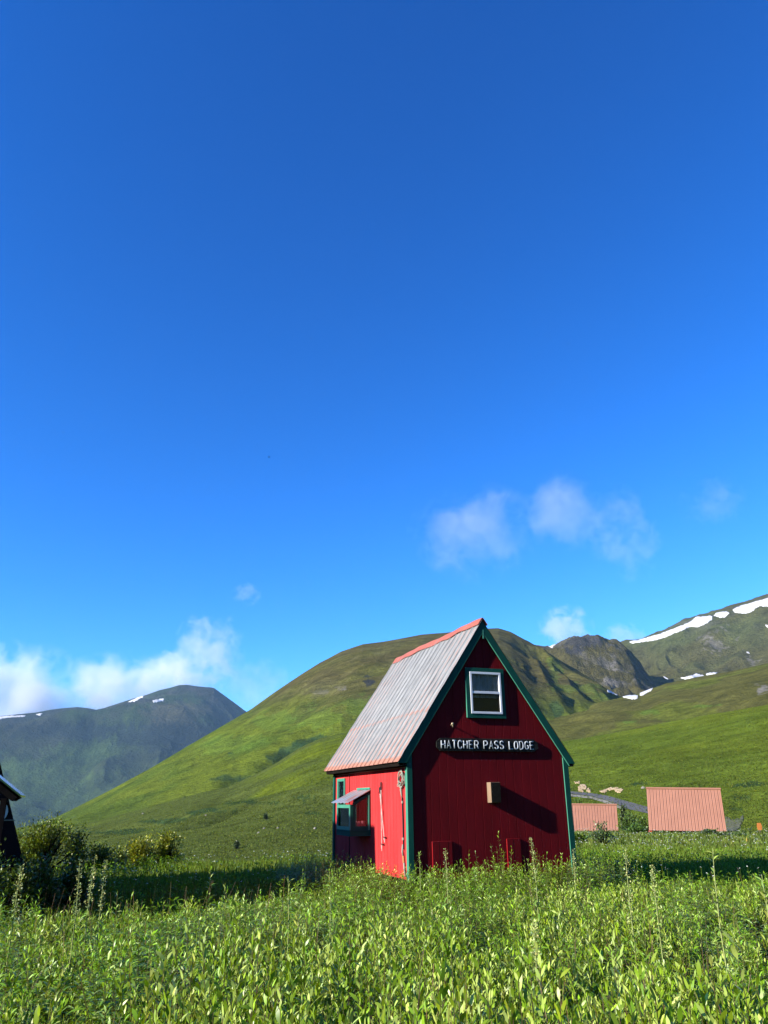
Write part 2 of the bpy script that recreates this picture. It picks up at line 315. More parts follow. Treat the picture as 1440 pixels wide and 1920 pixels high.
# name, crest line (photo px), crest distance (az, r) pairs, foot distance, foot height, rounding
LAY = [
 dict(n='green_hill', c=[(-900, 1640), (-300, 1600), (-60, 1565), (60, 1548), (110, 1530), (170, 1500), (230, 1470), (290, 1436), (350, 1400), (410, 1365), (470, 1330), (515, 1298), (560, 1268), (600, 1243), (640, 1222), (680, 1208),
      (720, 1203), (760, 1196), (790, 1190), (830, 1187), (870, 1183), (905, 1180), (935, 1180), (958, 1188), (980, 1200), (1000, 1212), (1030, 1228), (1060, 1246), (1110, 1276), (1150, 1301), (1180, 1316), (1300, 1400), (1700, 1560)],
      R=[(-60, 800), (-27, 700), (-20, 760), (-10, 900), (0, 980), (10, 1050), (14, 1000), (30, 900)], rf=425, zf=-30, k=.5, amp=12, ns=95),
 dict(n='grass_slope', c=[(-900, 1640), (-200, 1600), (100, 1562), (200, 1535), (300, 1506), (380, 1482), (430, 1471), (480, 1449), (520, 1427), (560, 1402), (600, 1384), (640, 1375), (700, 1376), (760, 1378), (900, 1390), (1030, 1392), (1070, 1388), (1100, 1383),
      (1150, 1374), (1200, 1365), (1250, 1354), (1300, 1345), (1370, 1333), (1440, 1321), (1600, 1300), (2400, 1250)],
      R=[(-60, 500), (-25, 430), (-10, 400), (0, 380), (12, 350), (27, 330), (60, 300)], rf=128, zf=-9, k=.35, amp=1.5, ns=40),
 dict(n='brown_hill', c=[(-900, 1640), (400, 1560), (700, 1440), (850, 1368), (950, 1338), (1000, 1334), (1080, 1322), (1160, 1308), (1200, 1300), (1225, 1290), (1250, 1281), (1310, 1269), (1350, 1262), (1400, 1252), (1440, 1243), (1560, 1215), (2400, 1150)],
      R=[(-60, 760), (60, 760)], rf=370, zf=-2, k=.3, amp=6, ns=80),
 dict(n='rocky_ridge', c=[(-900, 1640), (600, 1560), (850, 1330), (930, 1240), (980, 1212), (1010, 1210), (1030, 1213), (1050, 1205), (1070, 1197), (1085, 1193), (1100, 1190), (1112, 1189), (1125, 1190), (1134, 1196), (1142, 1201), (1152, 1204), (1165, 1212), (1185, 1228), (1200, 1247), (1215, 1268), (1232, 1292), (1300, 1380)],
      R=[(-60, 1400), (60, 1400)], rf=1120, zf=95, k=.3, amp=16, ns=70),
 dict(n='snow_mountain', c=[(-900, 1640), (500, 1600), (900, 1330), (1000, 1260), (1100, 1226), (1150, 1216), (1162, 1209), (1175, 1203), (1190, 1202), (1205, 1199), (1220, 1191), (1240, 1184), (1262, 1173), (1280, 1164), (1300, 1157), (1312, 1153), (1325, 1151), (1345, 1143), (1365, 1136), (1385, 1130), (1400, 1127), (1420, 1120), (1440, 1114), (1560, 1075), (1800, 1040), (2400, 1020)],
      R=[(-60, 2100), (60, 2000)], rf=1330, zf=110, k=.3, amp=38, ns=230),
 dict(n='far_mountain', c=[(-900, 1300), (-400, 1335), (-60, 1345), (0, 1342), (40, 1338), (70, 1335), (95, 1330), (120, 1327), (145, 1325), (165, 1327), (180, 1330), (195, 1327), (210, 1322), (250, 1309), (275, 1302), (300, 1294), (318, 1290), (335, 1285), (350, 1284), (372, 1287), (395, 1289),
      (402, 1290), (415, 1299), (430, 1310), (445, 1321), (458, 1331), (480, 1345), (560, 1400), (800, 1500), (2400, 1500)],
      R=[(-60, 3900), (0, 3900)], rf=2500, zf=-195, k=.25, amp=120, ns=420),
]
for L in LAY:
    L['a'], L['t'] = crest(L['c']); L['Ra'] = np.array([p[0] for p in L['R']]); L['Rr'] = np.array([p[1] for p in L['R']], float)
    g = np.arange(-70, 70.01, .1); L['g'] = g; ker = np.exp(-.5 * (np.arange(-80, 81) / 26.) ** 2); ker /= ker.sum()
    def smooth_(v): return np.convolve(np.pad(v, 80, mode='edge'), ker, 'valid')
    L['ts'] = smooth_(np.interp(g, L['a'], L['t'])); L['Rs'] = smooth_(np.interp(g, L['Ra'], L['Rr']))
def zmeadow(a, r):
    right = sst(a, 4, 11)
    zl = np.where(r < 17, -0.03 * r, -0.51 - (r - 17) * .030)
    zl = np.where(r > 17, -0.51 - np.clip(r - 20, 0, None) * .025, zl); zl = np.where(r > 35, -.885 - 2.6 * sst(r, 35, 47) - np.clip(r - 43, 0, None) * .10, zl)
    zl = np.maximum(zl, -12 - np.clip(r - 140, 0, None) * .05)
    zr = np.where(r < 17, -0.03 * r, -0.51 - np.clip(r - 24, 0, 80) * .021 - .85 * sst(r, 84, 98))
    zr = np.where(r > 98, zr - np.clip(r - 98, 0, 25) * .03, zr)
    zr = zr - np.clip(r - 170, 0, None) * .05
    z = zl * (1 - right) + zr * right
    z = np.maximum(z, -190)
    x = np.sin(np.radians(a)) * r; y = np.cos(np.radians(a)) * r
    return z + (.12 * fbm(x / 5, y / 5, 3, 3)) * sst(r, 3, 12)
def zlayer(L, a, r):
    Rc = np.interp(a, L['g'], L['Rs']); tq = (r - L['rf']) / (Rc - L['rf'])
    m = sst(tq, .35, .97); tc = np.interp(a, L['a'], L['t']) * m + np.interp(a, L['g'], L['ts']) * (1 - m)
    x = np.sin(np.radians(a)) * r; y = np.cos(np.radians(a)) * r
    zc = EYE + tc * Rc; t = (r - L['rf']) / (Rc - L['rf'])
    tt = np.clip(t, 0, 1); s = L['k'] * (1 - (1 - tt) ** 2) + (1 - L['k']) * tt
    zf = np.minimum(L['zf'], zc - 1)
    z = zf + (zc - zf) * s
    z = np.where(t < 0, zf - (L['rf'] - r) * .35, z)
    back = np.clip(r - Rc, 0, None)
    z = np.where(t > 1, zc - (back ** 2) / (back + 60) * .55, z)
    env = np.clip(4 * tt * (1 - tt), 0, 1) ** .7
    ns = L['ns']; nm = L['n']
    if nm in ('green_hill', 'far_mountain', 'snow_mountain'):
        # erosion ribs that run down the slope
        wv = 2.2 * fbm(x / ns / 2, y / ns / 2, 5, 3)
        rg = ridge(np.radians(a) * Rc / ns * .8 + wv + r / ns * .35, r / ns / 2.4, 21, 4)
        rw = (.3 + 1.5 * sst(a, 4, 11)) if nm == 'green_hill' else 1.6
        z = z + env * L['amp'] * (rg - .55) * rw + env * L['amp'] * .7 * fbm(x / ns, y / ns, 8, 6)
    elif nm == 'rocky_ridge':
        z = z + (env + .12) * L['amp'] * (ridge(x / ns, y / ns, 31, 5) - .6) * 1.5
        z = z + (7. * fbm(x / 16, y / 16, 33, 5)) * (t < 1.02) * sst(a, 11.5, 12.5) + 16 * np.clip(ridge(x / 45, y / 45, 35, 4) - .66, 0, 1) * (t < 1.02)
    else:
        z = z + env * L['amp'] * fbm(x / ns, y / ns, 12, 5) + env * L['amp'] * .8 * (ridge(x / ns / 2, y / ns * .7, 14, 3) - .6)
    if nm == 'snow_mountain':
        z = z + (t > .9) * (t < 1.05) * 5 * (ridge(np.radians(a) * 60, r * 0, 9, 3) - .5)
    return z
def zall(a, r):
    Z = [zmeadow(a, r)] + [zlayer(L, a, r) for L in LAY]
    Z = np.stack(Z); k = Z.argmax(0); return Z.max(0), k

az_f = np.arange(-31, 31.001, .06)
az = np.concatenate([np.arange(-180, -60, 4.), np.arange(-60, -31, 1.), az_f, np.arange(32, 60, 1.), np.arange(60, 180.1, 4.)])
rr = np.concatenate([np.geomspace(.6, 100, 110)[:-1], np.geomspace(100, 420, 150)[:-1], np.linspace(420, 1150, 240)[:-1], np.linspace(1150, 2150, 190)[:-1], np.linspace(2150, 4150, 150)])
A, RR = np.meshgrid(az, rr, indexing='ij')
ZT, KT = zall(A, RR)
GX = np.sin(np.radians(A)) * RR; GY = np.cos(np.radians(A)) * RR

def first_hit(px, py, rmin=100.):
    a, t = azt(px, py); j = int(np.searchsorted(az, a)) - 1; ok = rr > rmin; v = (ZT[j][ok] - EYE) / rr[ok]; m = np.nonzero(v >= t)[0]
    r = rr[ok][m[0]] if len(m) else 400.
    return np.array([math.sin(math.radians(a)) * r, math.cos(math.radians(a)) * r])
# stream gullies and swales cut into the slopes: course (as surveyed from the camera), depth and half-width in metres
CARVE = np.zeros_like(ZT)
for pts, dep, wd, lo_, hi_ in (
    ([(618, 1381), (595, 1385), (568, 1396), (542, 1411), (518, 1428), (500, 1443)], 9., 12., 380, 800), ([(505, 1450), (472, 1457), (446, 1464), (418, 1477)], 8., 11., 380, 800),
    ([(690, 1345), (640, 1368), (600, 1372)], 5., 14., 420, 900), ([(560, 1290), (520, 1335), (470, 1375), (430, 1400)], 4., 16., 420, 950), ([(640, 1262), (600, 1310), (560, 1350)], 4., 16., 420, 1000),
    ([(1010, 1225), (1045, 1270), (1085, 1325)], 9., 14., 420, 1100), ([(1050, 1243), (1090, 1285), (1120, 1312)], 8., 12., 420, 1100), ([(985, 1215), (1005, 1265), (1030, 1320)], 7., 14., 420, 1100),
    ([(385, 1542), (440, 1520), (500, 1508), (560, 1496), (615, 1490)], 2.4, 5., 135, 420), ([(180, 1560), (260, 1545), (340, 1535)], 1.8, 5., 135, 420), ([(420, 1500), (520, 1475), (615, 1455)], 2.0, 7., 135, 420),
    ([(1440, 1438), (1385, 1452), (1335, 1472), (1290, 1498)], 1.8, 5., 120, 380), ([(1440, 1398), (1310, 1418), (1190, 1436), (1075, 1448)], 1.5, 6., 120, 380), ([(1440, 1492), (1400, 1500), (1370, 1520)], 1.4, 3.5, 110, 380), ([(1440, 1360), (1330, 1378), (1200, 1400)], 1.4, 7., 120, 380),
    ([(1440, 1330), (1300, 1335), (1150, 1345), (1080, 1350)], 3., 14., 380, 800), ([(1330, 1300), (1240, 1318), (1170, 1326)], 4., 16., 380, 800), ([(1440, 1285), (1380, 1300), (1300, 1312)], 4., 16., 380, 800),
    ([(1390, 1165), (1360, 1205), (1330, 1245)], 14., 26., 1300, 2200), ([(1440, 1190), (1415, 1225), (1400, 1250)], 12., 24., 1300, 2200), ([(1290, 1195), (1270, 1230), (1262, 1262)], 12., 24., 1300, 2200)):
    W_ = np.array([first_hit(*q, rmin=lo_) for q in pts]); W_ = W_[(np.hypot(W_[:, 0], W_[:, 1]) < hi_)]
    if len(W_) < 2: continue
    am = np.degrees(np.arctan2(W_[:, 0], W_[:, 1])); ja, jb = np.searchsorted(az, am.min() - 2.5), np.searchsorted(az, am.max() + 2.5)
    gx_, gy_ = GX[ja:jb], GY[ja:jb]; dm = np.full(gx_.shape, 1e9)
    wob = 5. * fbm(gx_ / 22, gy_ / 22, 61, 3) * wd / 12
    for (p0, p1) in zip(W_[:-1], W_[1:]):
        dv = p1 - p0; tt_ = np.clip(((gx_ - p0[0]) * dv[0] + (gy_ - p0[1]) * dv[1]) / (dv @ dv + 1e-9), 0, 1)
        dm = np.minimum(dm, np.hypot(gx_ - p0[0] - tt_ * dv[0], gy_ - p0[1] - tt_ * dv[1]))
    ok_ = (RR[ja:jb] > lo_) & (RR[ja:jb] < hi_)
    CARVE[ja:jb] = np.maximum(CARVE[ja:jb], ok_ * dep * np.exp(-((dm + wob) / wd) ** 2))
ZT = ZT - CARVE

def ground_z(x, y):
    a = np.degrees(np.arctan2(x, y)); r = np.hypot(x, y)
    return zmeadow(np.atleast_1d(a), np.atleast_1d(r))
def gz(x, y):
    a = math.degrees(math.atan2(x, y)); r = math.hypot(x, y)
    z, k = zall(np.array([a]), np.array([r])); return float(z[0])
def hit(xs, ys, rmin=30.):
    """world points where photo pixels meet the terrain"""
    a, t = azt_v(xs, ys)
    out = np.full((len(a), 3), np.nan)
    ok = rr > rmin; rs = rr[ok]; Zs = ZT[:, ok]
    for i in range(len(a)):
        j = np.searchsorted(az, a[i]) - 1
        if j < 0 or j >= len(az) - 1: continue
        f = (a[i] - az[j]) / (az[j + 1] - az[j]); col = Zs[j] * (1 - f) + Zs[j + 1] * f
        tt = (col - EYE) / rs; m = np.nonzero(tt >= t[i])[0]
        if len(m) == 0: continue
        m = m[0]
        if m == 0: r = rs[0]
        else:
            g = (t[i] - tt[m - 1]) / (tt[m] - tt[m - 1]); r = rs[m - 1] + g * (rs[m] - rs[m - 1])
        out[i] = (math.sin(math.radians(a[i])) * r, math.cos(math.radians(a[i])) * r, EYE + t[i] * r)
    return out

# ---- albedo of the land: grass, dry heath, scrub and painted gully shade, scree - by place, height and noise
def C(*c): return np.array(c, float)
GRASS = C(.088, .115, .010); GRASS2 = C(.06, .09, .010); HEATH = C(.066, .058, .018); DRY = C(.10, .093, .035); SCRUB_SHADE = C(.020, .042, .016)
ROCK = C(.16, .15, .135); BRIGHT = C(.085, .16, .022)
def mixc(a, b, f): return a * (1 - f[..., None]) + b * f[..., None]
X, Y, Zv, K = GX, GY, ZT, KT
TN = (Zv - EYE) / RR
n1 = fbm(X / 60, Y / 60, 41, 5) * .5 + .5; n2 = fbm(X / 18, Y / 18, 44, 4) * .5 + .5; n3 = fbm(X / 220, Y / 220, 47, 4) * .5 + .5; n0 = fbm(X / 6, Y / 6, 49, 3) * .5 + .5
colr = np.zeros(A.shape + (3,)); colr[:] = GRASS
colr = mixc(colr, GRASS2, sst(n1, .4, .6))
def blob(px, py, rx, ry, ang=0):
    """0..1 weight of an oval patch of land around the place seen at photo pixel (px, py)"""
    a0, t0 = azt(px, py); da = (A - a0) / (rx / 1541 * 57.3); dt = (TN - t0) / (ry / 1541)
    c, s = math.cos(ang), math.sin(ang); u = da * c - dt * s; v = da * s + dt * c
    d = np.sqrt(u * u + v * v) + (n2 - .5) * 1.5 + (n1 - .5) * 1.1 + (n0 - .5) * 1.2
    return sst(-d, -1.08, -.88)
k1 = (K == 1)
up = sst(TN, .075, .15)            # hill gets browner with height
c1 = mixc(colr, HEATH, np.clip(up * (.85 + .9 * (n1 - .4)), 0, 1))
c1 = mixc(c1, DRY, .5 * sst(n2, .55, .75) * up)
for b in ((600, 1345, 45, 22, .4), (680, 1325, 35, 30, 0), (520, 1350, 45, 16, .5), (440, 1395, 60, 16, .5), (1080, 1290, 60, 10, -.5), (1130, 1306, 40, 6, 0), (1040, 1262, 12, 30, 0)):
    c1 = mixc(c1, BRIGHT, .28 * blob(*b))
c1 = mixc(c1, ROCK, .75 * (blob(642, 1291, 12, 5) + blob(600, 1297, 16, 5)).clip(0, 1) * sst(n2, .35, .6))
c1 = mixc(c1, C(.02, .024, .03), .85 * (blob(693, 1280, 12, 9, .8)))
c1 = mixc(c1, DRY, .6 * blob(610, 1290, 45, 16, .3))
for b in ((580, 1393, 34, 7, .45), (556, 1404, 30, 9, .6), (528, 1420, 30, 8, .6), (445, 1461, 36, 7, .4), (600, 1385, 14, 5, 0), (690, 1405, 60, 6, .2), (430, 1412, 5, 2, 0), (1045, 1330, 10, 16, -.7)):
    c1 = mixc(c1, SCRUB_SHADE * 1.25, .75 * blob(*b))  # gully banks: shade painted in together with the dark scrub
colr = np.where(k1[..., None], c1, colr)
k2 = (K == 2)
c2 = mixc(colr, C(.10, .135, .016), .7 * sst(A, 9, 13) * sst(n3, .3, .6))
c2 = mixc(c2, C(.06, .075, .02), .75 * sst(-A, -8, 0) * sst(n1, .42, .62))
for b in ((500, 1505, 60, 7, .25), (420, 1522, 60, 6, .2), (310, 1540, 60, 5, .2), (560, 1495, 30, 4, 0), (220, 1560, 80, 5, 0), (590, 1525, 20, 3, 0), (1335, 1525, 18, 7, -.6), (1380, 1516, 10, 3, 0), (1400, 1492, 30, 3, 0), (1390, 1470, 40, 4, .1), (1200, 1470, 12, 3, 0)):
    c2 = mixc(c2, SCRUB_SHADE, .85 * blob(*b))
colr = np.where(k2[..., None], c2, colr)
k3 = (K == 3); c3 = mixc(colr * .8, HEATH * 1.05, .75 * sst(n3, .25, .6)); c3 = mixc(c3, GRASS, .5 * sst(n1, .58, .7))
c3 = mixc(c3, BRIGHT * .8, .5 * (blob(1320, 1324, 30, 3) + blob(1220, 1335, 20, 4) + blob(1180, 1355, 12, 4)).clip(0, 1))
c3 = mixc(c3, ROCK, .8 * (blob(1432, 1296, 10, 12) + blob(1420, 1283, 6, 3)).clip(0, 1) * sst(n2, .45, .6))
colr = np.where(k3[..., None], c3, colr)
k4 = (K == 4); c4 = mixc(np.broadcast_to(HEATH * .95, A.shape + (3,)), ROCK * .55, .6 * sst(n2, .52, .7)); c4 = mixc(c4, ROCK * 1.0, .75 * blob(1150, 1268, 40, 22, -.6) * sst(n2, .5, .66))
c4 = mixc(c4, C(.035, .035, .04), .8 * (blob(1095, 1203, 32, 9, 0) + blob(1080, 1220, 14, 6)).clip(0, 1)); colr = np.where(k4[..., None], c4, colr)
k5 = (K == 5); c5 = mixc(np.broadcast_to(C(.072, .082, .026), A.shape + (3,)), HEATH * 1.1, .8 * sst(n3, .3, .6) ); c5 = mixc(c5, ROCK * .75, .7 * sst(n1, .5, .68) * sst(TN, .17, .22))
c5 = mixc(c5, ROCK * 1.1, .6 * (blob(1350, 1200, 35, 25) + blob(1405, 1240, 20, 10)).clip(0, 1) * sst(n2, .48, .62))
colr = np.where(k5[..., None], c5, colr)
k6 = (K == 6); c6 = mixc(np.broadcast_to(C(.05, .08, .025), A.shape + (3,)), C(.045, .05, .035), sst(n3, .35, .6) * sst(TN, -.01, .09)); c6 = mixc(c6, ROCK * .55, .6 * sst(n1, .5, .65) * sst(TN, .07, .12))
c6 = mixc(c6, C(.022, .03, .03), .85 * (blob(330, 1385, 120, 26, -.2) + blob(170, 1372, 90, 18, 0) + blob(425, 1325, 28, 14, -.5)).clip(0, 1)); c6 = mixc(c6, C(.10, .095, .05), .7 * blob(335, 1335, 55, 16, 0)); c6 = mixc(c6, C(.085, .14, .035), .6 * (blob(60, 1460, 90, 30) + blob(150, 1410, 50, 15)).clip(0, 1)); colr = np.where(k6[..., None], c6, colr)  # dark blobs paint the mountain's shade, the brown one its sunlit top
k0 = (K == 0); c0 = mixc(np.broadcast_to(C(.030, .045, .012), A.shape + (3,)), C(.05, .08, .016), sst(RR, 25, 60)); colr = np.where(k0[..., None], c0, colr)

colr = colr * np.array([1., 1.12, 1.12, 1.15, 1.25, 1.35, .56])[KT][..., None]
na, nr = A.shape
idx = (np.arange(na)[:, None] * nr + np.arange(nr)[None])
quads = np.stack([idx[:-1, :-1], idx[1:, :-1], idx[1:, 1:], idx[:-1, 1:]], -1)      # winding: up
kf = np.maximum.reduce([KT[:-1, :-1], KT[1:, :-1], KT[1:, 1:], KT[:-1, 1:]])
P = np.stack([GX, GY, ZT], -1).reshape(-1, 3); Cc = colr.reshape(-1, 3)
TM = {0: terrain_mat('meadow_soil', 1.2, 6., .05, .6), 1: terrain_mat('hill_turf', .07, .45, 3.6, 1.0, stretch=(.55, 1, 1.5)), 2: terrain_mat('slope_turf', .22, 1.4, 1.0, 1.0, stretch=(.45, 1, 1)),
      3: terrain_mat('heath', .08, .5, 2.5, 1.0, stretch=(.6, 1, 1)), 4: terrain_mat('scree', .06, .35, 8.0, 1.0), 5: terrain_mat('alpine', .025, .2, 14.0, 1.0), 6: terrain_mat('far_slope', .012, .08, 14.0, 1.0)}
names = {0: 'ground', **{i + 1: L['n'] for i, L in enumerate(LAY)}}
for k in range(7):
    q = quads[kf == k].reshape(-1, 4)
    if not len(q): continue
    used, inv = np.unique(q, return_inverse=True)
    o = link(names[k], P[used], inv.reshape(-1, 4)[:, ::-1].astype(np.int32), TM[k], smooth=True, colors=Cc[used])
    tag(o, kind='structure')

# ------------------------------------------------------------------ snow patches: outlines on the slopes, given thickness
def pip(px, py, poly):
    inside = np.zeros(len(px), bool); n = len(poly)
    for i in range(n):
        x1, y1 = poly[i]; x2, y2 = poly[(i + 1) % n]
        c = ((y1 > py) != (y2 > py)) & (px < (x2 - x1) * (py - y1) / (y2 - y1 + 1e-9) + x1); inside ^= c
    return inside
def drape(name, poly, step, mat, lift, label, cat, group=None, kind=None, rmin=60, jit=.5):
    """a sheet that lies on the land inside an outline, standing `lift` metres proud, with skirts"""
    poly = [tuple(map(float, p)) for p in poly]
    x0 = min(p[0] for p in poly); x1 = max(p[0] for p in poly); y0 = min(p[1] for p in poly); y1 = max(p[1] for p in poly)
    gx = np.arange(x0 - step, x1 + 2 * step, step); gy = np.arange(y0 - step, y1 + 2 * step, step * .6)
    QX, QY = np.meshgrid(gx, gy, indexing='ij')
    cx = (QX[:-1, :-1] + QX[1:, 1:]) / 2; cy = (QY[:-1, :-1] + QY[1:, 1:]) / 2
    ins = pip((cx + jit * fbm(cx / 3, cy / 3, 71, 2)).ravel(), (cy + jit * fbm(cx / 3, cy / 3, 77, 2)).ravel(), poly).reshape(cx.shape)
    idx = np.arange(QX.size).reshape(QX.shape)
    H = hit(QX.ravel(), QY.ravel(), rmin)
    q = np.stack([idx[:-1, :-1], idx[1:, :-1], idx[1:, 1:], idx[:-1, 1:]], -1)[ins]
    good = ~np.isnan(H[q]).any((1, 2))
    if good.any():
        rq = np.hypot(H[q][..., 0], H[q][..., 1]); med = np.median(rq[good]); good &= (np.abs(rq - med).max(1) < .45 * med) & ((rq.max(1) - rq.min(1)) < .2 * med)
    q = q[good]
    if not len(q): print('no drape', name, poly[0]); return None
    used, inv = np.unique(q, return_inverse=True); q = inv.reshape(-1, 4)
    V = H[used].copy(); B = V.copy(); V[:, 2] += lift; B[:, 2] -= lift
    n = len(V)
    ed = {}
    for f in q:
        for i in range(4):
            e = (f[i], f[(i + 1) % 4]); ed[e] = 1
    side = [(a, b) for (a, b) in ed if (b, a) not in ed]
    faces = [tuple(f[::-1]) for f in q] + [(a, b, b + n, a + n) for a, b in side]
    c = np.array([V[:, 0].mean(), V[:, 1].mean(), B[:, 2].min()])
    o = link(name, np.vstack([V, B]) - c, faces, mat, smooth=True)
    o.location = tuple(c)
    return tag(o, label, cat, group, kind)
def P5(pts, ox, oy, s): return [(ox + x / s, oy + y / s) for x, y in pts]
SG = 'snow patches lying on the mountains'
S = 4.8
snow = [
 (P5([(190, 447), (215, 462), (300, 452), (440, 434), (540, 397), (640, 357), (740, 314), (820, 314), (880, 287), (940, 247), (940, 220), (800, 223), (740, 272), (600, 330), (480, 376), (340, 418), (240, 438)], 1140, 1110, S), 'long white snow band sweeping up under the right mountain ridge', 3),
 (P5([(952, 215), (975, 188), (1060, 177), (1097, 190), (1050, 231), (1000, 227)], 1140, 1110, S), 'small oval snow patch between the two long bands near the ridge', 2),
 (P5([(1123, 170), (1140, 148), (1200, 123), (1270, 106), (1440, 56), (1600, 10), (1600, 110), (1440, 132), (1360, 127), (1320, 152), (1300, 177), (1240, 194), (1150, 187)], 1140, 1110, S), 'big snowfield at the top right, running out of the frame', 3),
 (P5([(1412, 295), (1440, 300), (1470, 330), (1440, 322), (1425, 316)], 1140, 1110, S), 'small snow fleck at the right frame edge below the big snowfield', 2),
 (P5([(0, 886), (60, 903), (140, 928), (230, 936), (270, 933), (265, 962), (230, 968), (150, 953), (70, 927), (0, 902)], 1140, 1110, S), 'thin curved snow strip in the gully at the foot of the rocky ridge', 2),
 (P5([(283, 907), (320, 878), (410, 865), (385, 892), (330, 923), (290, 932)], 1140, 1110, S), 'wedge of snow just right of the curved strip at the gully foot', 2),
 (P5([(655, 775), (700, 768), (800, 737), (862, 752), (790, 775), (700, 790)], 1140, 1110, S), 'low snow bank resting on the shoulder of the brown hill', 2),
 (P5([(883, 744), (910, 728), (985, 726), (960, 740), (890, 752)], 1140, 1110, S), 'short snow streak right of the low bank on the brown hill', 2),
 (P5([(495, 763), (520, 768), (545, 787), (515, 780)], 1140, 1110, S), 'tiny snow fleck in the bowl left of the low bank', 2),
 (P5([(1243, 537), (1270, 546), (1278, 556), (1252, 550)], 1140, 1110, S), 'tiny snow fleck high on the open right mountainside', 2),
 ([(1028, 1212.5), (1034, 1209.5), (1043, 1207.5), (1036, 1214)], 'tiny snow spot on the saddle left of the rocky crag', 2),
 (P5([(722, 470), (760, 450), (808, 428), (803, 442), (760, 466)], 0, 1160, 3), 'slanting snow streak near the summit of the far left mountain', 4),
 (P5([(856, 462), (880, 456), (921, 450), (917, 463), (865, 474)], 0, 1160, 3), 'bright snow lens right of the streak on the far left mountain', 4),
 (P5([(-60, 552), (0, 550), (60, 546), (142, 545), (140, 552), (60, 554), (0, 566), (-60, 576)], 0, 1160, 3), 'long thin snow line along the far left skyline', 4),
 (P5([(200, 542), (220, 535), (237, 535), (228, 544)], 0, 1160, 3), 'short snow dash right of the thin line on the left skyline', 4),
]
for poly, lab, lf in snow:
    drape('snow_patch', poly, 1.0, M_SNOW, lf * .35, lab, 'snow patch', SG, rmin=300, jit=1.1)

# ------------------------------------------------------------------ road, shoulder and cut banks across the foot of the slope
def ribbon(name, top, bot, n, mat, lift, kind='structure', label=None, cat=None):
    t = np.linspace(0, 1, n); T = np.array(top, float); B_ = np.array(bot, float)
    def res(Q):
        s = np.linspace(0, 1, len(Q)); return np.stack([np.interp(t, s, Q[:, 0]), np.interp(t, s, Q[:, 1])], 1)
    T = res(T); B_ = res(B_); m = 5; rows = []
    for j in range(m):
        f = j / (m - 1); rows.append(hit((T * (1 - f) + B_ * f)[:, 0], (T * (1 - f) + B_ * f)[:, 1], 100))
    G = np.stack(rows, 1); G[..., 2] += lift
    idx = np.arange(n * m).reshape(n, m); q = np.stack([idx[:-1, :-1], idx[:-1, 1:], idx[1:, 1:], idx[1:, :-1]], -1).reshape(-1, 4)
    V = G.reshape(-1, 3); q = q[~np.isnan(V[q]).any((1, 2))]; V = np.nan_to_num(V)
    o = link(name, V, [tuple(f) for f in q], mat, smooth=True); tag(o, label, cat, kind=kind); return o
ribbon('road', [(1000, 1478), (1066, 1484), (1110, 1488), (1140, 1493), (1175, 1503), (1215, 1514), (1260, 1526), (1320, 1546)],
       [(1000, 1481), (1066, 1488), (1110, 1493.5), (1140, 1502), (1175, 1517), (1215, 1526), (1260, 1540), (1320, 1560)], 80, M_ASPH, .10)
ribbon('road_shoulder', [(1040, 1486), (1066, 1488.3), (1110, 1494), (1140, 1502.4), (1165, 1513)], [(1040, 1489), (1066, 1493), (1110, 1498), (1140, 1508), (1165, 1518)], 40, M_GRAVEL, .06)
BG = 'bare cut banks above the road'
for poly, lab in [
    (P5([(185, 250), (190, 190), (215, 175), (250, 158), (298, 165), (295, 215), (270, 235), (240, 268), (205, 262)], 1060, 1450, 7.58), 'large pale sandy boulder-like bank just above the road beside the cabin'),
    (P5([(300, 255), (320, 215), (345, 200), (350, 235), (360, 272), (310, 275)], 1060, 1450, 7.58), 'small sandy bank right of the large pale one'),
    (P5([(485, 255), (570, 225), (640, 205), (720, 205), (770, 225), (820, 222), (795, 262), (730, 272), (690, 245), (600, 245), (560, 275)], 1060, 1450, 7.58), 'long thin sandy bank above the bend of the road'),
    (P5([(130, 130), (180, 118), (208, 135), (190, 145), (150, 138)], 1060, 1450, 7.58), 'tiny pale bank highest above the road')]:
    drape('cut_bank', poly, .7, M_SAND, .10, lab, 'bank', BG, rmin=100, jit=2.2)
drape('scree_patch', P5([(860, 600), (900, 590), (960, 640), (1060, 620), (1110, 580), (1090, 660), (1050, 740), (960, 800), (885, 780), (870, 700)], 1240, 1450, 7.2), .8, M_SCREE, .12, 'grey gravelly patch right of the large pink roof', 'gravel patch', rmin=85, jit=2.5)

# ------------------------------------------------------------------ haze: one closed box of thin air round camera, land and peaks
def volbox(name, lo, hi, col, dens, aniso=0.0):
    mb = MB(); mb.box(lo, hi)
    m = bpy.data.materials.new(name); m.use_nodes = True; t = m.node_tree; t.nodes.clear()
    v = N(t, 'ShaderNodeVolumePrincipled'); v.inputs['Color'].default_value = (*col, 1); v.inputs['Density'].default_value = dens; v.inputs['Anisotropy'].default_value = aniso
    o = N(t, 'ShaderNodeOutputMaterial'); t.links.new(v.outputs[0], o.inputs['Volume'])
    ob = mb.build(name, m); return ob
print('terrain z', ZT.min(), ZT.max())
tag(volbox('haze', (-4300, -4300, float(ZT.min()) - 1), (4300, 4300, float(ZT.max()) + 20), (.40, .68, 1.0), 0.48e-4), 'thin blue air over the valley', 'haze', kind='stuff')
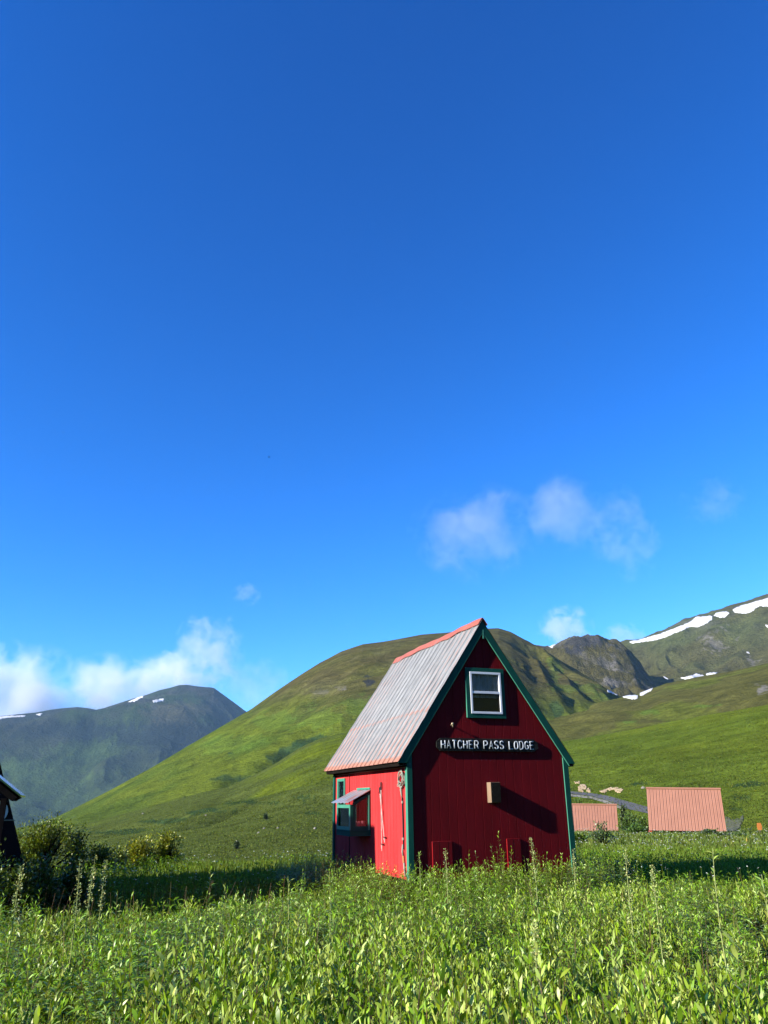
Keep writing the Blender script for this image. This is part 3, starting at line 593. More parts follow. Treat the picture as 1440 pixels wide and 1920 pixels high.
# == clouds ==
# ------------------------------------------------------------------ clouds: soft volumes behind the peaks
def cloud(px, py, wpx, hpx, dist, dens, seed, label, nscale=2.2, thr=.5, soft=.9, aspect=1.):
    c = at(px, py, dist); rx = wpx / 1541 * dist / 2; rz = hpx / 1541 * dist / 2; ry = rx * .6 * aspect
    bm_v = []; bm_f = []; nu, nv_ = 20, 10
    for j in range(nv_ + 1):
        for i in range(nu):
            th = math.pi * j / nv_; ph = 2 * math.pi * i / nu; bm_v.append((math.sin(th) * math.cos(ph), math.sin(th) * math.sin(ph), math.cos(th)))
    for j in range(nv_):
        for i in range(nu): a = j * nu + i; b = j * nu + (i + 1) % nu; bm_f.append((a, a + nu, b + nu, b))
    m = bpy.data.materials.new('cloud_vapour'); m.use_nodes = True; t = m.node_tree; t.nodes.clear()
    tc = N(t, 'ShaderNodeTexCoord'); mp = N(t, 'ShaderNodeMapping'); mp.inputs['Location'].default_value = (seed * 3.7, seed * 1.3, seed * .9)
    mp.inputs['Scale'].default_value = (1, .6, rz / rx); t.links.new(tc.outputs['Object'], mp.inputs[0])
    n = N(t, 'ShaderNodeTexNoise', Scale=nscale, Detail=7.0, Roughness=.62, Distortion=.6); t.links.new(mp.outputs[0], n.inputs['Vector'])
    ln = N(t, 'ShaderNodeVectorMath', operation='LENGTH'); t.links.new(tc.outputs['Object'], ln.inputs[0])
    fo = N(t, 'ShaderNodeMapRange', interpolation_type='SMOOTHSTEP'); fo.inputs[1].default_value = 1.0; fo.inputs[2].default_value = .1; t.links.new(ln.outputs['Value'], fo.inputs[0])
    ad = N(t, 'ShaderNodeMath', operation='MULTIPLY_ADD'); t.links.new(fo.outputs[0], ad.inputs[0]); ad.inputs[1].default_value = soft * .36
    nl = N(t, 'ShaderNodeTexNoise', Scale=nscale * .55, Detail=2.0, Roughness=.5); t.links.new(mp.outputs[0], nl.inputs['Vector'])
    lo_ = N(t, 'ShaderNodeMath', operation='MULTIPLY_ADD'); t.links.new(nl.outputs['Fac'], lo_.inputs[0]); lo_.inputs[1].default_value = .9; lo_.inputs[2].default_value = -.45
    sm_ = N(t, 'ShaderNodeMath', operation='ADD'); t.links.new(lo_.outputs[0], sm_.inputs[0]); t.links.new(n.outputs['Fac'], sm_.inputs[1]); t.links.new(sm_.outputs[0], ad.inputs[2])
    mr = N(t, 'ShaderNodeMapRange', interpolation_type='SMOOTHSTEP'); mr.inputs[1].default_value = thr; mr.inputs[2].default_value = thr + .30; mr.inputs[4].default_value = 1.; t.links.new(ad.outputs[0], mr.inputs[0])
    e = N(t, 'ShaderNodeMapRange'); e.inputs[1].default_value = 1.; e.inputs[2].default_value = .8; t.links.new(ln.outputs['Value'], e.inputs[0])
    mu = N(t, 'ShaderNodeMath', operation='MULTIPLY'); t.links.new(mr.outputs[0], mu.inputs[0]); t.links.new(e.outputs[0], mu.inputs[1])
    m2 = N(t, 'ShaderNodeMath', operation='MULTIPLY'); t.links.new(mu.outputs[0], m2.inputs[0]); m2.inputs[1].default_value = dens
    v = N(t, 'ShaderNodeVolumePrincipled'); v.inputs['Color'].default_value = (.97, .97, .985, 1); v.inputs['Anisotropy'].default_value = .2
    t.links.new(m2.outputs[0], v.inputs['Density'])
    o = N(t, 'ShaderNodeOutputMaterial'); t.links.new(v.outputs[0], o.inputs['Volume'])
    m.cycles.volume_step_rate = .5 if hasattr(m, 'cycles') else 1
    ob = link('cloud', bm_v, bm_f, m); ob.location = tuple(c); ob.scale = (rx, ry, rz)
    ob.rotation_euler = (0, 0, -math.atan2(c[0], c[1]))
    return tag(ob, label, 'cloud', 'clouds')
CD = 6000.
cloud(25, 1318, 340, 230, CD, .005, 1, 'thick white cloud bank at the left edge behind the far mountain', 3.2, .53)
cloud(265, 1284, 330, 140, CD, .0038, 2, 'white cloud spilling over the shoulder of the far mountain', 3.6, .53)
cloud(392, 1222, 150, 190, CD, .0034, 3, 'wispy upright puff above the far mountain summit', 2.6, .52)
cloud(150, 1335, 200, 90, CD, .003, 15, 'low grey-white vapour lying along the left skyline between the bank and the shoulder cloud', 2.6, .42)
cloud(330, 1248, 140, 90, CD, .003, 12, 'grey-white puff joining the shoulder cloud to the upright puff', 3.0, .50)
cloud(485, 1285, 170, 130, CD, .0012, 4, 'very faint vapour right of the far mountain summit', 2.6, .48)
cloud(1060, 1180, 120, 110, CD, .005, 5, 'small bright cloud peeping up behind the saddle by the rocky crag', 2.2, .5)
cloud(895, 1000, 310, 240, CD, .0008, 6, 'largest thin fluffy cloud, left of the group above the cabin', 2.9, .56)
cloud(1060, 958, 300, 180, CD, .0007, 17, 'thin streaky cloud in the middle of the group above the cabin', 3.2, .56)
cloud(1178, 1008, 170, 210, CD, .0009, 8, 'small rounded cloud at the right of the group above the ridge', 2.6, .55)
cloud(1340, 942, 150, 120, CD, .0006, 9, 'faint small wisp at the far right of the sky', 3.0, .56)
cloud(1170, 1194, 110, 60, CD, .0028, 10, 'faint scrap of cloud low between the crag and the snow ridge', 2.4, .5)
cloud(462, 1115, 70, 60, CD, .0016, 11, 'tiny faint puff high above the far mountain', 2.6, .54)
# == cabin ==
# ------------------------------------------------------------------ the red cabin (local frame: x along the front wall, y back along the side wall, z up from the base)
TH = R_(20.0); OX, OY = 0.4546, 17.4; GZ = -0.5
CU2 = np.array([math.cos(TH), math.sin(TH)]); CV2 = np.array([-math.sin(TH), math.cos(TH)])
def cw(u, v, z=0.): return np.array([OX + CU2[0] * u + CV2[0] * v, OY + CU2[1] * u + CV2[1] * v, z])
cabin = thing('cabin', 'steep-roofed red wooden cabin with green trim standing in tall undergrowth', 'cabin', (OX, OY, GZ), TH)
W, LEN = 3.92, 5.55
ZB = 0.04 - GZ                 # underside of the walls
APU = 1.94; ZAP = 5.575 - GZ; ZEV = 2.375 - GZ; EVU = -.25; EVR = 2 * APU + .25
SL = (ZAP - ZEV) / (APU - EVU)
def roofz(u): return ZAP - SL * abs(u - APU)
V0, V1 = -.085, 5.70
def siding(name, axis, a0, a1, top, zb, holes, mat, off, sgn, pitch=.2035, start=0., gw=.018, gd=.012, breaks=()):
    """grooved plywood: panels standing proud of narrow vertical grooves; real holes for the windows"""
    mb = MB(); cuts = {round(a0, 5), round(a1, 5)}; gro = []
    g = start
    while g < a1 - .01:
        if g > a0 + .01: gro.append((g - gw / 2, g + gw / 2)); cuts |= {round(g - gw / 2, 5), round(g + gw / 2, 5)}
        g += pitch
    for h in holes: cuts |= {round(h[0], 5), round(h[1], 5)}
    for b in breaks: cuts.add(round(b, 5))
    cuts = sorted(c for c in cuts if a0 - 1e-6 <= c <= a1 + 1e-6)
    def pt(a, z, d):
        return (a, off + sgn * d, z) if axis == 'x' else (off + sgn * d, a, z)
    for c0, c1 in zip(cuts[:-1], cuts[1:]):
        if c1 - c0 < 1e-4: continue
        m = (c0 + c1) / 2; ing = any(x - 1e-5 <= m <= y + 1e-5 for x, y in gro); d = gd if ing else 0.
        spans = [(zb, zb, top(c0), top(c1))]
        for h in holes:
            if h[0] - 1e-5 <= m <= h[1] + 1e-5:
                ns = []
                for s in spans: ns += [(s[0], s[1], h[2], h[2]), (h[3], h[3], s[2], s[3])]
                spans = ns
        for s in spans:
            e = 0. if (ing and sgn > 0 and axis == 'x') else d
            mb.add([pt(c0, s[0], d), pt(c1, s[1], e), pt(c1, s[3], e), pt(c0, s[2], d)], [(0, 1, 2, 3)])
            if ing and sgn > 0 and axis == 'x':
                mb.add([pt(c0, s[0], 0), pt(c0, s[0], gd), pt(c0, s[2], gd), pt(c0, s[2], 0)], [(0, 1, 2, 3)]); continue
            if ing:
                mb.add([pt(c0, s[0], 0), pt(c0, s[0], gd), pt(c0, s[2], gd), pt(c0, s[2], 0)], [(0, 1, 2, 3)])
                mb.add([pt(c1, s[1], gd), pt(c1, s[1], 0), pt(c1, s[3], 0), pt(c1, s[3], gd)], [(0, 1, 2, 3)])
    return mb.build(name, mat, cabin)
RZ = .10  # roof build-up measured vertically
def wtop(u): return roofz(u) - .12
GW = (1.447 + .09, 2.427 - .09, 3.31 - GZ + .09, 4.438 - GZ - .09)      # gable window opening (inside of green frame)
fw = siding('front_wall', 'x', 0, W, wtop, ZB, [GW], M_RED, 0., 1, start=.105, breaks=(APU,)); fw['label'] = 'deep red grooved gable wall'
SW = (4.60, 5.20, 1.35 - GZ, 2.10 - GZ)
BAY = (2.50, 3.62); BZ0, BZ1 = .93 - GZ, 1.50 - GZ
BH = (BAY[0] + .06, BAY[1] - .06, BZ0 + .03, 1.72 - GZ)
ST = 2.30 - GZ
lw = siding('side_wall', 'y', .0, LEN, lambda v: wtop(0.) , ZB, [SW, BH], M_RED_LIT, 0., 1, start=.13, gw=.011, gd=.008); lw['label'] = 'bright red side wall with sunlight in its colour'
siding('right_wall', 'y', .0, LEN, lambda v: wtop(W), ZB, [], M_RED, W, -1, start=.13)
siding('back_wall', 'x', 0, W, wtop, ZB, [], M_RED, LEN, -1, start=.105, breaks=(APU,))
mb = MB(); mb.box((.02, .02, ZB - .14), (W - .02, LEN - .02, ZB + .0)); mb.build('floor', M_DARK, cabin)
for u in (.25, W / 2, W - .25):
    for v in (.25, 1.9, 3.6, LEN - .25): mb = MB(); mb.box((u - .09, v - .09, -.15), (u + .09, v + .09, ZB - .14)); mb.build('pier', M_DARK, cabin)
mb = MB(); mb.box((.06, .5, -.1), (W - .06, .53, ZB - .14)); mb.box((.3, .53, -.1), (.33, LEN - .2, ZB - .14)); mb.build('skirting', M_DARK, cabin)
# inner partition so that the windows look into a dim panelled room
mb = MB(); mb.box((.05, 1.6, ZB), (1.9, 1.63, ST)); mb.box((1.9, 1.6, ZB), (1.93, 5.3, ST)); mb.box((.05, 1.6, ST), (W - .05, 5.3, ST + .03))
mb.build('room_lining', M_INT, cabin)
# flashing line along the top of the side wall and the panel seam
mb = MB(); mb.box((-.022, .04, 2.245 - GZ), (-.002, 4.17, 2.262 - GZ)); mb.box((-.022, 4.20, 2.238 - GZ), (-.002, LEN, 2.252 - GZ)); mb.build('flashing', M_CAP, cabin)
mb = MB(); mb.box((-.012, 4.165, ZB), (.0, 4.19, 2.24 - GZ)); mb.build('seam_batten', M_DARK, cabin)
# corner boards
mb = MB(); mb.box((-.04, -.045, ZB - .02), (.075, -.002, wtop(.0) - .02)); mb.build('corner_board', M_GREEN, cabin)
mb = MB(); mb.box((-.042, -.043, ZB - .021), (-.002, .085, 2.27 - GZ)); cb = mb.build('corner_board', M_GREEN_LIT, cabin); cb['label'] = 'green corner board with sunlight in its lighter green'
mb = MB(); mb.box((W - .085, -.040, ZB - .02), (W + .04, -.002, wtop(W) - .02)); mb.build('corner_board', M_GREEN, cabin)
mb = MB(); mb.box((W - .0895, -.040, ZB - .02), (W - .0855, -.012, wtop(W) - .1)); cb = mb.build('corner_board', M_GREEN_LIT, cabin)  # strip of lighter green paints the board's sunlit edge
mb = MB(); mb.box((-.045, LEN - .09, ZB - .02), (-.002, LEN + .04, wtop(0) - .02)); mb.build('corner_board', M_GREEN, cabin)
# roof: left slope is ribbed, worn galvanised sheet laid in two courses
def rib_sheet(name, mat, side, parent, v0, v1, pitch, h, ulow, utop, split=None):
    vs = []; prof = []
    nrib = int(round((v1 - v0) / pitch)); p = (v1 - v0) / nrib
    for i in range(nrib):
        b = v0 + i * p
        prof += [(b, 0.), (b + p * .30, 0.), (b + p * .34, h * .35), (b + p * .40, h * .35), (b + p * .44, 0.), (b + p * .60, 0.), (b + p * .64, h * .35), (b + p * .70, h * .35), (b + p * .74, 0.),
                 (b + p * .86, 0.), (b + p * .90, h), (b + p * .96, h)]
    prof += [(v1, 0.)]
    nx, nz = -SL / math.hypot(SL, 1), 1 / math.hypot(SL, 1)
    if side < 0: nx = -nx
    mb = MB(); segs = [(utop, ulow)] if split is None else [(utop, split - .04), (split + .04, ulow)]
    for k, (ua, ub) in enumerate(segs):
        rows = []; m = 10
        for j in range(m + 1):
            u = ua + (ub - ua) * j / m; wob = .006 * math.sin(j * 1.7 + k)
            base = len(mb.v); z = roofz(u) - (k == 1) * .008
            uu = u
            for (v, d) in prof:
                dd = d + wob * math.sin(v * 2.3 + j) + .008
                mb.v.append((uu + nx * dd, v, z + nz * dd))
            rows.append(base)
        n = len(prof)
        for j in range(m):
            for i in range(n - 1):
                a, b = rows[j] + i, rows[j + 1] + i
                mb.f.append((a, a + 1, b + 1, b) if side > 0 else (a, b, b + 1, a + 1))
    return mb.build(name, mat, parent)
usp = APU - (ZAP - (3.48 - GZ)) / SL
def slab(name, side, mat, parent, t=.08, v0=V0 + .03, v1=V1 - .02):
    s = 1 if side > 0 else -1
    ue = EVU if side > 0 else EVR
    nx = -s * SL / math.hypot(SL, 1); nz = 1 / math.hypot(SL, 1)
    a = (APU, ZAP); b = (ue, ZEV)
    b2 = (b[0] - nx * t, b[1] - nz * t); a2 = (APU, ZAP - t / nz)
    P_ = [(a[0], v0, a[1] - .02), (b[0], v0, b[1] - .02), (b2[0], v0, b2[1]), (a2[0], v0, a2[1])]
    mb = MB(); mb.prism(P_ if side > 0 else P_[::-1], (0, v1 - v0, 0)); return mb.build(name, mat, parent)
roof = slab('roof', 1, M_DARK, cabin); slab('roof', -1, M_DARK, cabin)
rib_sheet('roof_sheeting', M_ROOF, 1, roof, V0 - .01, V1, .3285, .028, EVU - .01, APU, usp)
rib_sheet('roof_sheeting', M_CAP, -1, roof, V0 + .05, V1, .3285, .02, EVR - .02, APU)
# rolled ridge cap, a little wavy
mb = MB(); n = 30; cw_ = .135
for i in range(n + 1):
    v = V0 - .005 + (V1 - V0 + .01) * i / n; wz = .012 * math.sin(v * 2.1) + .006 * math.sin(v * 7)
    dr = cw_ + .012 * math.sin(v * 5.)
    for (du, dz, e) in ((-dr, -dr * SL, .074), (-.05, -.05 * SL, .076), (-.012, .0, .05), (.012, .0, .05), (.05, -.05 * SL, .076), (dr, -dr * SL, .074)):
        mb.v.append((APU + du, v, ZAP + dz + e + wz))
for i in range(n):
    for k in range(5): a = i * 6 + k; mb.f.append((a, a + 1, a + 7, a + 6))
c = mb.build('ridge_cap', M_CAP, roof); mo = c.modifiers.new('t', 'SOLIDIFY'); mo.thickness = .006
# rake boards on the front gable
nz_ = 1 / math.hypot(SL, 1); sx_ = SL * nz_
def rake(side, mat, y0, y1, wd, drop, name='rake_board', ext=.0):
    s = 1 if side > 0 else -1; ue = (EVU if side > 0 else EVR)
    t0 = drop / nz_; t1 = (drop + wd) / nz_
    top = ZAP
    a = (APU, top - t0); b = (ue, ZEV - t0); c_ = (ue + s * .14, ZEV - t0 - .0 ); 
    lo = lambda u: top - SL * abs(u - APU) - t1
    # lower end is cut level
    ucut = APU - s * (top - t1 - (ZEV - t0)) / SL
    P_ = [(a[0], y0, a[1]), (b[0], y0, b[1]), (ucut, y0, ZEV - t0), (APU, y0, top - t1)]
    mb = MB(); mb.prism(P_ if side > 0 else P_[::-1], (0, y1 - y0, 0)); return mb.build(name, mat, cabin)
rake(1, M_GREEN, -.075, -.045, .15, .022); rake(-1, M_GREEN, -.072, -.042, .155, .022)
rake(1, M_GREEN, LEN + .045, LEN + .075, .15, .022); rake(-1, M_GREEN, LEN + .045, LEN + .075, .15, .022)
rake(1, M_DARK, -.043, -.003, .10, .03, 'rake_block'); rake(-1, M_DARK, -.040, -.003, .10, .03, 'rake_block')
# lower edge of the right rake board, its sunlight painted in lighter green
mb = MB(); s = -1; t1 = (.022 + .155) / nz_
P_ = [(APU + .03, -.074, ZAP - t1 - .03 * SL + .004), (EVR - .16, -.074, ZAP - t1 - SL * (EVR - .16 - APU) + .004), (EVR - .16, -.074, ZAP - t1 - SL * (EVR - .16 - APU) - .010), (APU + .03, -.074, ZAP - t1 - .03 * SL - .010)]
mb.prism(P_, (0, .032, 0)); mb.build('rake_lit_edge', M_GREEN_LIT, cabin)
mb = MB(); mb.box((APU - .012, -.078, ZAP - .45), (APU + .016, -.044, ZAP - .24)); mb.build('ridge_block', M_GREEN_LIT, cabin)
# eave boards (dark underside)
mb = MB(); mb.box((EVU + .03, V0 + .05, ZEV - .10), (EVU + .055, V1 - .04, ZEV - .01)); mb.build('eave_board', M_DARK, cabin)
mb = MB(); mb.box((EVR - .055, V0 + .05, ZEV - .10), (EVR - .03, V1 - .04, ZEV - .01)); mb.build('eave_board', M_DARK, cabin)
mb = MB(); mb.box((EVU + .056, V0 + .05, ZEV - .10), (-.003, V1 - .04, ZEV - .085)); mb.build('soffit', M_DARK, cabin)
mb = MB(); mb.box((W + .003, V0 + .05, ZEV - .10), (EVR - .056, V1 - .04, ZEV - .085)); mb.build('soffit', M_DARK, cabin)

def frame(mb, a0, a1, z0, z1, w_, d0, d1, axis='x'):
    def bx(p0, p1, q0, q1):
        if axis == 'x': mb.box((p0, d0, q0), (p1, d1, q1))
        else: mb.box((d0, p0, q0), (d1, p1, q1))
    bx(a0, a1, z1 - w_, z1); bx(a0, a1, z0, z0 + w_); bx(a0, a0 + w_, z0 + w_, z1 - w_); bx(a1 - w_, a1, z0 + w_, z1 - w_)
# gable window: green casing > white sash frame, meeting rail, panes, curtain, screen
a0, a1, z0, z1 = 1.447, 2.427, 3.31 - GZ, 4.438 - GZ
mb = MB(); frame(mb, a0, a1, z0, z1, .095, -.048, .02); win = mb.build('window', M_GREEN, cabin, bevel=.003); win['label'] = 'green-framed white sash window in the gable'
mb = MB(); mb.box((a0 - .0035, -.046, z0 + .01), (a0 - .0005, -.004, z1 - .3)); mb.build('sunlit_casing_edge', M_GREEN_LIT, win)
b0, b1, y0, y1 = 1.545, 2.337, 3.405 - GZ, 4.345 - GZ
mb = MB(); frame(mb, b0, b1, y0, y1, .048, -.062, .03); mb.box((b0 + .048, -.056, (y0 + y1) / 2 - .02), (b1 - .048, .02, (y0 + y1) / 2 + .035)); mb.build('frame', M_WHITE, win, bevel=.004)
ym = (y0 + y1) / 2
mb = MB(); mb.box((b0 + .045, -.012, ym + .03), (b1 - .045, -.008, y1 - .045)); mb.build('pane', M_GLASS, win)
mb = MB(); mb.box((b0 + .045, -.012, y0 + .045), (b1 - .045, -.008, ym - .018)); mb.build('pane', M_GLASS, win)
mb = MB(); frame(mb, b0 + .05, b1 - .05, y0 + .05, ym - .022, .022, -.03, -.014); mb.build('screen_frame', M_SIGN, win)
mb = MB()
for i in range(24):
    u0 = b0 + .03 + i * .0317; mb.add([(u0, .05 + .02 * math.sin(i * 1.3), ym - .1), (u0 + .0317, .05 + .02 * math.sin(i * 1.3 + 1.3), ym - .1), (u0 + .0317, .05 + .02 * math.sin(i * 1.3 + 1.3), y1), (u0, .05 + .02 * math.sin(i * 1.3), y1)], [(0, 1, 2, 3)])
mb.build('curtain', M_CURT, win)
mb = MB(); mb.box((b0 - .02, .12, y0 - .05), (b1 + .02, .14, y1 + .05)); mb.build('blind', M_SCREEN, win)
# small tall window on the side wall
mb = MB(); frame(mb, SW[0] - .06, SW[1] + .04, SW[2] - .06, SW[3] + .05, .075, -.035, .03, 'y'); sw = mb.build('window', M_GREEN_LIT, cabin, bevel=.003); sw['label'] = 'narrow green-framed window at the far end of the side wall'
mb = MB(); mb.box((-.006, SW[0], SW[2]), (-.002, SW[1], SW[3])); mb.build('pane', M_GLASS, sw)
mb = MB()
for i in range(10):
    f = i / 10; v = SW[0] + .02 + f * .26
    mb.add([(.04 + .01 * math.sin(i * 2.), v, SW[2]), (.04 + .01 * math.sin(i * 2. + 2), v + .026, SW[2]), (.04 + .01 * math.sin(i * 2. + 2), v + .03, SW[3]), (.04 + .01 * math.sin(i * 2.), v, SW[3])], [(0, 1, 2, 3)])
mb.build('curtain', M_LACE, sw)
# bay window
U1 = -.50
bay = MB()
def post(mb, u, v, w_, z0, z1): mb.box((u - w_ / 2, v - w_ / 2, z0), (u + w_ / 2, v + w_ / 2, z1))
bz0, bz1 = BZ0, BZ1
for v in BAY: post(bay, U1 + .03, v + (.03 if v == BAY[0] else -.03), .06, bz0, bz1)
bay.box((U1 + .004, BAY[0] + .06, bz0), (U1 + .055, BAY[1] - .06, bz0 + .06)); bay.box((U1 + .004, BAY[0] + .06, bz1 - .06), (U1 + .055, BAY[1] - .06, bz1))
for v, s in ((BAY[0], 1), (BAY[1], -1)):
    ya, yb = (v + .004, v + .05) if s > 0 else (v - .05, v - .004)
    bay.box((U1 + .06, ya, bz0), (-.05, yb, bz0 + .09))
    zt = lambda u: bz1 + (u - U1) / (0 - U1) * .27
    # raked top rail
    bay.hexa([(U1 + .06, ya, zt(U1 + .06) - .06), (-.05, ya, zt(-.05) - .06), (-.05, yb, zt(-.05) - .06), (U1 + .06, yb, zt(U1 + .06) - .06),
              (U1 + .06, ya, zt(U1 + .06)), (-.05, ya, zt(-.05)), (-.05, yb, zt(-.05)), (U1 + .06, yb, zt(U1 + .06))])
    post(bay, -.03, v + s * .03, .056, bz0, bz1 + .25)
    bay.box((U1 + .0605, ya + .003, bz0 + .0905), (U1 + .13, yb - .003, bz1 - .02))
bayo = bay.build('bay_window', M_GREEN, cabin, bevel=.002); bayo['label'] = 'green bay window with a small metal roof'
# outward face trim, sunlight put into its lighter green
mb = MB(); frame(mb, BAY[0] + .005, BAY[1] - .005, bz0 + .005, bz1 - .002, .075, U1 - .018, U1 - .001, 'y'); mb.build('frame', M_GREEN_LIT, bayo)
mb = MB(); mb.box((-.062, BAY[0] - .02, bz0 + .0), (-.028, BAY[0] + .002, bz1 + .21)); mb.build('frame', M_GREEN_LIT, bayo)
mb = MB(); mb.box((U1 + .025, BAY[0] + .06, bz0 + .06), (U1 + .028, BAY[1] - .06, bz1 - .06)); mb.build('pane', M_GLASS, bayo)
for v, s in ((BAY[0], 1), (BAY[1], -1)):
    mb = MB(); yy = v + s * .027
    P_ = [(U1 + .13, yy, bz0 + .09), (-.055, yy, bz0 + .09), (-.055, yy, bz1 + .17), (U1 + .13, yy, bz1 + .0)]
    mb.prism(P_, (0, .003, 0)); mb.build('pane', M_GLASS, bayo)
mb = MB(); mb.box((U1 - .03, BAY[0] - .03, bz0 - .025), (-.002, BAY[1] + .03, bz0 - .0005)); mb.box((U1 - .015, BAY[0] - .012, bz0 - .13), (-.002, BAY[1] + .012, bz0 - .0255)); mb.build('sill', M_GREEN, bayo, bevel=.003)
r0, r1 = BAY[0] - .03, 3.86
mb = MB(); n = 14
zw, ze, ue = 1.834 - GZ, 1.545 - GZ, U1 - .09
for i in range(n + 1):
    v = r0 + (r1 - r0) * i / n; b = .010 if i % 3 == 1 else 0.
    mb.v += [(-.004, v, zw + b), (ue - .0, v + .0, ze + b + .006 * math.sin(i * 1.9)), (-.004, v, zw + b - .012), (ue, v, ze + b - .012 + .006 * math.sin(i * 1.9))]
for i in range(n):
    a = i * 4; mb.f += [(a, a + 1, a + 5, a + 4), (a + 2, a + 6, a + 7, a + 3), (a + 1, a + 3, a + 7, a + 5)]
mb.f += [(0, 2, 3, 1), (n * 4, n * 4 + 1, n * 4 + 3, n * 4 + 2)]
mb.build('roof', paint('worn_bay_roof_metal', (.30, .155, .125), (.36, .24, .22), 3, .3, .2, 8, metal=.3, wear=((.26, .29, .32), .40, .50, 3)), bayo)
mb = MB(); mb.box((-.03, r0 + .02, zw + .005), (-.002, r1 - .35, zw + .05)); mb.build('flashing', M_GREEN_LIT, bayo)
# pale board as painted light and a leaning rod seen through the side pane
mb = MB(); mb.box((.06, BAY[0] + .3, bz1 + .03), (.5, BAY[0] + .42, bz1 + .09)); mb.build('pale_light_strip', M_LACE, bayo)
mb = MB()
for i in range(9):
    v = BAY[0] + .18 + i * .1; mb.tube([(-.12 + .03 * math.sin(i * 2.2), v, bz0 + .02), (-.12 + .03 * math.sin(i * 2.2), v, bz0 + .14 + .06 * math.sin(i * 1.4) ** 2)], .05, 7)
mb.build('potted_things', paint('red_clutter', (.35, .03, .05), (.5, .12, .12), 9, .7), bayo)
# two shallow red panels at the foot of the front wall
for (ua, ub, za, zb_, d, lab) in ((.504, .95, .26, .765, .033, 'nearly square red hatch at the foot of the wall'), (2.26, 2.585, .13, .775, .030, 'tall narrow red hatch at the foot of the wall')):
    mb = MB(); mb.box((ua, -d, za - GZ), (ub, -.0015, zb_ - GZ)); h = mb.build('hatch', M_RED, cabin, bevel=.002); h['label'] = lab
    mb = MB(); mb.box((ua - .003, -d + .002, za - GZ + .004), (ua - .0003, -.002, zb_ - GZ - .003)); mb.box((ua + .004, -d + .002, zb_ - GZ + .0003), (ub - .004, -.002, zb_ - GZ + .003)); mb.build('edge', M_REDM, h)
    mb = MB()
    for k in range(1, 4):
        g = ua + k * .2035 - .05
        if g < ub - .03: mb.box((g - .003, -d - .0015, za - GZ + .01), (g + .003, -d - .0003, zb_ - GZ - .01))
    mb.build('groove_strip', M_DARK, h)
# bracket knob left under the window
mb = MB(); mb.tube([(1.045, -.002, 3.145 - GZ), (1.045, -.05, 3.15 - GZ), (1.045, -.085, 3.155 - GZ)], [.018, .012, .010], 8); mb.tube([(1.045, -.075, 3.16 - GZ), (1.045, -.1, 3.162 - GZ), (1.045, -.115, 3.158 - GZ)], [.02, .034, .02], 10); mb.tube([(1.045, -.09, 3.14 - GZ), (1.05, -.09, 3.09 - GZ)], [.012, .008], 6)
mb.build('lamp_bracket', paint('brass_knob', (.3, .22, .13), (.45, .36, .24), 20, .4, metal=.5), cabin, smooth=True)

# things that hang on the walls
def on_cabin(o):   # a thing placed in the cabin's frame but free of it
    o.location = (OX, OY, GZ); o.rotation_euler = (0, 0, TH); return o
t = on_cabin(thing('wall_box', 'upright bare wood box with shade painted dark on its front fixed on the red gable wall', 'box'))
mb = MB(); mb.box((1.855, -.195, 1.515 - GZ), (2.08, -.003, 1.935 - GZ)); mb.build('case', M_BOXW, t, bevel=.004)
mb = MB(); mb.box((1.858, -.203, 1.518 - GZ), (2.083, -.1955, 1.93 - GZ)); mb.box((1.98, -.15, 1.495 - GZ), (2.03, -.08, 1.5145 - GZ)); mb.build('front', M_BOXD, t)
t = on_cabin(thing('sign', 'long black board with chamfered ends and white letters on the red gable wall', 'sign'))
s0, s1, z0, z1, ch = .66, 3.19, 2.59 - GZ, 2.865 - GZ, .10
mb = MB(); P_ = [(s0, z0 + ch * .75), (s0 + ch, z0), (s1 - ch, z0), (s1, z0 + ch * .75), (s1, z1 - ch * .75), (s1 - ch, z1), (s0 + ch, z1), (s0, z1 - ch * .75)]
mb.prism([(p[0], -.055, p[1]) for p in P_], (0, .052, 0)); mb.build('board', M_SIGN, t, bevel=.004)
mb = MB(); mb.prism([(s0 - .003, -.0545, P_[0][1]), (s0 - .003, -.0545, P_[7][1]), (s0 + ch - .003, -.0545, z1 + .003), (s0 + ch + .01, -.0545, z1 + .003), (s0 + .001, -.0545, P_[7][1] + .002), (s0 + .0, -.0545, P_[0][1])], (0, .05, 0))
LH = .165; LW = .115; SP = .028
